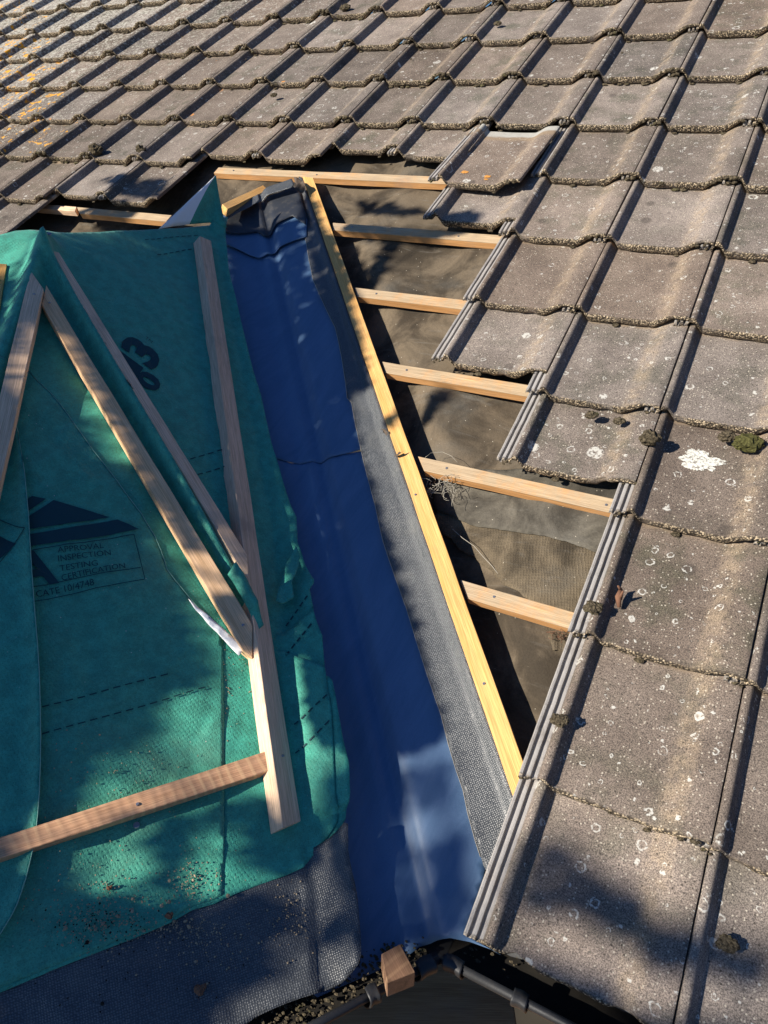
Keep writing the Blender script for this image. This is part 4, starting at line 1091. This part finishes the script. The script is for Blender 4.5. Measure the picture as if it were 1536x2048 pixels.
dR = A3(1, 0, 0); iR = A3(0, 1, 0)
dL = -dl; iL = A3(-dl[1], dl[0], 0); iL = iL if iL[1] > 0 else -iL
gr = gutter('gutter', corner, dR, 2.2, iR, 'black half-round gutter below the tiles at bottom right')
gl = gutter('gutter', corner, dL, 1.6, iL, 'black half-round gutter below the grey eaves membrane, left of the corner')
def along(px, py, a, d):
    p = worldlevel(px, py, HR); return float(np.dot(p - a, d))
clip(gr, corner + dR * along(905, 1935, corner, dR), dR, iR, .034)
clip(gr, corner + dR * along(1040, 2000, corner, dR), dR, iR, .026)
clip(gl, corner + dL * max(.02, along(850, 1932, corner, dL)), dL, iL, .032)
clip(gl, corner + dL * along(745, 1990, corner, dL), dL, iL, .020)
# corner fillet of the gutter
V = []; Fc = []
for k in range(9):
    t = k / 8; dd = nrm(iR * t + iL * (1 - t))
    for i in range(13):
        x = GR * 1.86 * i / 12; V.append(w2r(corner + dd * x + A3(0, 0, -GR * .95 * math.sqrt(max(0, 1 - ((x - GR) / GR) ** 2)) - .002)))
for k in range(8):
    for i in range(12): Fc.append((k * 13 + i, k * 13 + i + 1, (k + 1) * 13 + i + 1, (k + 1) * 13 + i))
o = mk('corner_piece', V, Fc, M_BLK, gr); md = o.modifiers.new('thickness', 'SOLIDIFY'); md.thickness = .0025
for par, d_ in ((gr, dR), (gl, dL)):
    L_ = 2.2 if par is gr else 1.6
    tube_obj('rim', [([w2r(corner + d_ * (L_ * k / 6 + (.004 if k == 0 else 0)) + A3(0, 0, .001)) for k in range(7)], .0075)], M_BLK, par, 10)
rl = random.Random(21); bl = []
for _ in range(420):
    side = rl.random() < .93
    d_, i_ = (dL, iL) if side else (dR, iR); s1 = rl.uniform(.0, .34 if side else .12); x1 = rl.uniform(.35, 1.5) * GR
    q = w2r(corner + d_ * s1 + i_ * x1 + A3(0, 0, -GR * .62 + rl.uniform(0, .012))) - w2r(corner)
    r_ = rl.uniform(.0009, .0036); bl.append((q[0], q[1], q[2], r_ * rl.uniform(.8, 2), r_, r_ * .6))
o = bpy.data.objects.new('gutter_litter', clump_mesh('gutter_litter', bl, M_MOSS, 3, 1)); COL.objects.link(o); o.matrix_basis = ROOF @ Matrix.Translation(w2r(corner))
tag(o, 'moss crumbs and silt lying in the gutter corner', 'litter', kind='stuff')
# timber block on the gutter
hb = .012
bp = [MR.T @ worldlevel(x, y, hb) for x, y in ((762, 1908), (800, 1888), (830, 1944), (774, 1966))]
prism('timber_block', bp, WUP, .04, M_BLOCK, label='short sawn timber block resting in the gutter corner under the valley end', cat='timber block', ex=bp[2] - bp[1])
def wbox(name, x0, x1, y0, y1, z0, z1, mat, label, cat, parent=None, ang=0.0, org=(0, 0), grp=None):
    ca, sa = math.cos(ang), math.sin(ang)
    V = [w2r(A3(org[0] + x * ca - y * sa, org[1] + x * sa + y * ca, z)) for z in (z0, z1) for x, y in ((x0, y0), (x1, y0), (x1, y1), (x0, y1))]
    Fc = [(3, 2, 1, 0), (4, 5, 6, 7), (0, 1, 5, 4), (1, 2, 6, 5), (2, 3, 7, 6), (3, 0, 4, 7)]
    c = np.mean(V, axis=0); ex = w2r(A3(ca, sa, 0)); o = mk(name, V, Fc, mat, parent, fr=frame(c, ex, WUP), smooth=False)
    b = bmesh.new(); b.from_mesh(o.data); bmesh.ops.bevel(b, geom=b.edges[:], offset=.003, segments=2, affect='EDGES'); b.to_mesh(o.data); b.free()
    if label: tag(o, label, cat, grp)
    return o
wbox('fascia_board', corner[0] + .06, 2.2, yR + 2 * GR + .004, yR + 2 * GR + .022, -.26, -.10, M_PVC, 'dark stained fascia board behind the right gutter', 'fascia')
aL = math.atan2(dL[1], dL[0])
wbox('fascia_board', -.02, 1.6, -2 * GR - .022, -2 * GR - .004, -.26, -.10, M_PVC, 'dark stained fascia board behind the left gutter', 'fascia', ang=aL, org=(corner[0], corner[1]))
wbox('brick_wall', corner[0] + .2, 2.2, yR + .32, yR + .55, -2.6, -.2, M_BRICK, 'brick house wall below the right eaves', 'wall')
# scaffold boards just below the eaves
zb = -.36
p0 = worldlevel(640, 2048, zb)
bx = worldlevel(860, 2000, zb)
ang = rad(28)
for k, (o1, o2) in enumerate(((-.245, -.018), (-.012, .215), (.221, .448), (-.478, -.251))):
    wbox('scaffold_board', -1.3, .03 if k == 1 else .62, o1, o2, zb - .038, zb + .002 * (k % 2), M_BOARD,
         ['dusty scaffold board under the gutter corner', 'knotty scaffold board with a dark end below the corner', 'scaffold board closest to the wall', 'outermost scaffold board, farthest from the wall'][k], 'scaffold board', ang=ang, org=(bx[0] + .15, bx[1] + .02), grp='scaffold boards')
# ground far below
gv = [A3(-60, -60, -2.6), A3(60, -60, -2.6), A3(60, 60, -2.6), A3(-60, 60, -2.6)]
s_ = N('ground'); M_GROUND = s_.fin(s_.mix(s_.ramp(s_.noise(.8, None, 5, .6), .4, .6), (.035, .03, .022), (.06, .05, .035)), .95)
o = mk('ground', [w2r(v) for v in gv], [(0, 1, 2, 3)], M_GROUND, smooth=False); tag(o, 'garden ground far below the roof', kind='structure'); 

# ------------------------------------------------------------------ sun and an added, unseen tree whose crown dapples the roof
TR = A3(.70, .47, -1.0)                    # travel of sunlight in the roof frame
SUNW = nrm(MR @ TR)
elev = math.asin(-SUNW[2])
sd = bpy.data.lights.new('sun', 'SUN'); sd.energy = 5.0; sd.angle = rad(.53); sd.color = (1.0, .92, .80)
so = bpy.data.objects.new('sun', sd); COL.objects.link(so); so.rotation_euler = Vector(SUNW).to_track_quat('-Z', 'Y').to_euler(); so.location = toW(-TR * 6)
w = bpy.data.worlds.new('World'); SC.world = w; w.use_nodes = True
bg = w.node_tree.nodes['Background']; sk = w.node_tree.nodes.new('ShaderNodeTexSky'); sk.sky_type = 'NISHITA'; sk.sun_disc = False
sk.sun_elevation = elev; sk.sun_rotation = math.atan2(-SUNW[0], -SUNW[1]); sk.air_density = 1.2; sk.dust_density = .6; sk.ozone_density = 5.0
tn = w.node_tree.nodes.new('ShaderNodeMix'); tn.data_type = 'RGBA'; tn.blend_type = 'MULTIPLY'; tn.inputs[0].default_value = 1.0; tn.inputs[7].default_value = (.50, .70, 1.0, 1)
w.node_tree.links.new(sk.outputs[0], tn.inputs[6]); w.node_tree.links.new(tn.outputs[2], bg.inputs[0]); bg.inputs[1].default_value = .054

def leaves_over(polys, dist, rg, size=.045, dens=900, spread=.5):
    """leaf clusters hung where their shade falls on the given patches of the roof"""
    quads = []
    t = -nrm(TR)
    for poly, S, off, *ex in polys:
        dist_ = ex[0] if ex else dist; dn_ = dens * (ex[1] if len(ex) > 1 else 1); sz_ = size * (ex[2] if len(ex) > 2 else 1)
        xs = [q[0] for q in poly]; ys = [q[1] for q in poly]
        pts = [S.pos(*S.hit(x, y, off), off) for x, y in poly]
        a3 = 0
        for k in range(1, len(pts) - 1): a3 += .5 * np.linalg.norm(np.cross(pts[k] - pts[0], pts[k + 1] - pts[0]))
        n = int(dn_ * a3) + 6; c = 0; tries = 0
        while c < n and tries < n * 30:
            tries += 1
            x, y = rg.uniform(min(xs), max(xs)), rg.uniform(min(ys), max(ys)); ins = False
            for i in range(len(poly)):
                ax, ay = poly[i]; bx_, by_ = poly[(i + 1) % len(poly)]
                if (ay > y) != (by_ > y) and x < (bx_ - ax) * (y - ay) / (by_ - ay) + ax: ins = not ins
            if not ins: continue
            c += 1
            p = S.pos(*S.hit(x, y, off), off) + t * (dist_ + rg.uniform(-spread, spread))
            quads.append((p, sz_ * rg.uniform(.6, 1.2)))
    return quads
rg = random.Random(12)
S_M0 = SM(0.0)
shade = [
    # the whole upper facet and the valley head
    ([(185, 505), (300, 495), (430, 495), (460, 640), (520, 950), (540, 1130), (520, 1130), (362, 860), (205, 560)], S_L, .02),
    ([(0, 560), (60, 560), (60, 700), (40, 830), (-40, 980), (-40, 600)], S_L, .02),
    ([(55, 760), (95, 790), (190, 920), (300, 950), (312, 1010), (297, 1080), (308, 1120), (340, 1190), (347, 1260), (377, 1330), (368, 1380), (325, 1383), (275, 1405), (260, 1435), (218, 1477), (165, 1487), (143, 1565), (118, 1610), (100, 1640), (104, 1500), (102, 1300), (88, 1100), (70, 960), (55, 860)], S_L, .02),
    ([(-60, 760), (40, 770), (30, 850), (35, 960), (48, 1100), (58, 1250), (64, 1400), (60, 1560), (50, 1680), (-60, 1700)], S_L, .02),
    ([(-60, 1740), (120, 1700), (130, 1760), (170, 1800), (290, 1800), (400, 1800), (300, 1860), (0, 1985), (-60, 2000)], S_L, .015),
    ([(300, 1660), (370, 1630), (352, 1740), (330, 1790), (310, 1740)], S_L, .015),
    ([(400, 1620), (530, 1600), (560, 1650), (600, 1660), (600, 1730), (520, 1760), (480, 1640)], S_L, .015),
    ([(0, 1990), (200, 1910), (400, 1830), (520, 1780), (560, 1790), (580, 1840), (560, 1900), (510, 1960), (440, 1990), (400, 2060), (-60, 2160)], S_L, .01),
    ([(655, 1850), (700, 1830), (705, 1850), (650, 1880)], S_L, .01),
    ([(450, 450), (530, 462), (604, 446), (622, 560), (690, 690), (700, 740), (724, 900), (784, 1100), (838, 1270), (880, 1420), (885, 1470), (820, 1500), (742, 1490), (715, 1400), (672, 1180), (620, 940), (548, 740), (490, 600)], S_V, .0, 3.0, 1.7),
    ([(606, 400), (628, 384), (660, 470), (700, 600), (735, 715), (742, 770), (705, 775), (640, 590), (612, 500)], SM(-.045), .0, 3.0, 1.3),
    ([(742, 1480), (885, 1460), (925, 1600), (955, 1740), (965, 1850), (920, 1890), (820, 1900), (740, 1920), (745, 1800), (742, 1650)], S_V, .0, 7.5, .34, 1.3),
    ([(748, 1560), (800, 1560), (805, 1700), (790, 1760), (748, 1760)], S_V, .0, 5.0, .9),
    ([(690, 480), (640, 470), (690, 600), (740, 730), (735, 700)], SM(-.05), .0),
    # lower right tiles
    ([(1050, 1690), (1110, 1690), (1180, 1745), (1270, 1800), (1340, 1850), (1400, 1870), (1540, 1920), (1540, 1990), (1430, 1960), (1330, 1930), (1270, 1900), (1180, 1850), (1100, 1820), (1010, 1830)], S_M0, .0, 6.5),
    ([(980, 1890), (1060, 1910), (1200, 1960), (1290, 2020), (1420, 2040), (1540, 2060), (1540, 2120), (1150, 2120)], S_M0, .0, 6.5),
    # dapple on the battens and felt
    ([(690, 445), (800, 455), (960, 440), (985, 455), (860, 480), (780, 475), (700, 470)], SM(-.05), .0),
    ([(700, 395), (760, 405), (850, 420), (820, 432), (720, 420)], SM(-.07), .0),
    ([(770, 470), (790, 480), (740, 550), (715, 580), (705, 560)], SM(-.06), .0),
    ([(880, 768), (900, 775), (850, 830), (800, 870), (790, 855)], SM(-.06), .0),
    ([(200, 350), (345, 355), (330, 400), (240, 385)], S_M0, .0),
    ([(160, 440), (220, 425), (300, 425), (290, 445), (200, 455)], SM(-.08), .0),
    ([(420, 1200), (520, 1200), (540, 1290), (505, 1310), (470, 1260), (410, 1180)], S_L, .04),
    ([(85, 575), (118, 560), (115, 640), (95, 650)], S_L, .05),
]
quads = leaves_over(shade, 3.0, rg, size=.030, dens=8200, spread=.30)  # leaves set back from each shaded patch toward the sun
V = []; Fc = []
for p, s in quads:
    a = nrm(A3(rg.gauss(0, 1), rg.gauss(0, 1), rg.gauss(0, 1))); n_ = nrm(np.cross(a, A3(rg.gauss(0, 1), rg.gauss(0, 1), rg.gauss(0, 1)))); b_ = np.cross(a, n_)
    k = len(V); V += [p - a * s, p - b_ * s * .42 - a * s * .2, p - b_ * s * .38 + a * s * .35, p + a * s, p + b_ * s * .38 + a * s * .35, p + b_ * s * .42 - a * s * .2]
    Fc.append(tuple(range(k, k + 6)))
s_ = N('leaf'); M_LEAF = s_.fin(s_.mix(s_.noise(3), (.04, .08, .02), (.08, .12, .03)), .6)
M_BARK = mat_flat('bark', (.10, .075, .055), .95, var=.4)
pts = np.array([q[0] for q in quads]); wc = (pts @ MR.T).mean(0)
root_w = A3(wc[0] - .8, wc[1] - .5, -2.6)
tree = empty('added_shade_tree', w2r(root_w), None, WUP); tag(tree, 'unseen leafy tree added beyond the camera, its leaves placed to shade the roof', 'tree')  # added out of view to carry the leaves that shade the roof
tw_ = []
tr_top = wc + A3(-.3, -.2, .0)
trunk = [w2r(root_w + (tr_top - root_w) * f + A3(.1 * math.sin(f * 5), .08 * math.cos(f * 4), 0)) for f in np.linspace(0, 1, 9)]
tube_obj('trunk', [(trunk, list(np.linspace(.14, .045, 9)))], M_BARK, tree, 10)
limbs = []
for k in range(46):
    e = quads[rg.randrange(len(quads))][0]; s0 = trunk[rg.choice([5, 6, 7, 8])]
    mid = (s0 + e) / 2 + A3(rg.gauss(0, .08), rg.gauss(0, .08), rg.gauss(0, .08))
    limbs.append(([s0, mid, e], [.012, .007, .003]))
tube_obj('limbs', limbs, M_BARK, tree, 5)
mk('shade_crown', V, Fc, M_LEAF, tree, smooth=False)

# ------------------------------------------------------------------ camera
cd = bpy.data.cameras.new('camera'); cam = bpy.data.objects.new('camera', cd); COL.objects.link(cam)
cd.sensor_fit = 'HORIZONTAL'; cd.sensor_width = 36; cd.lens = 36 * F / 1536; cd.clip_start = .02; cd.clip_end = 500
cm = np.eye(4); cm[:3, 0] = R[0]; cm[:3, 1] = -R[1]; cm[:3, 2] = -R[2]; cm[:3, 3] = C
cam.matrix_basis = ROOF @ Matrix(cm.tolist())
SC.camera = cam
SC.render.resolution_x, SC.render.resolution_y = 768, 1024
SC.view_settings.view_transform = 'Standard'; SC.view_settings.look = 'None'; SC.view_settings.exposure = 0.78; SC.view_settings.gamma = 1.0
SC.cycles.max_bounces = 6; SC.cycles.use_denoising = True
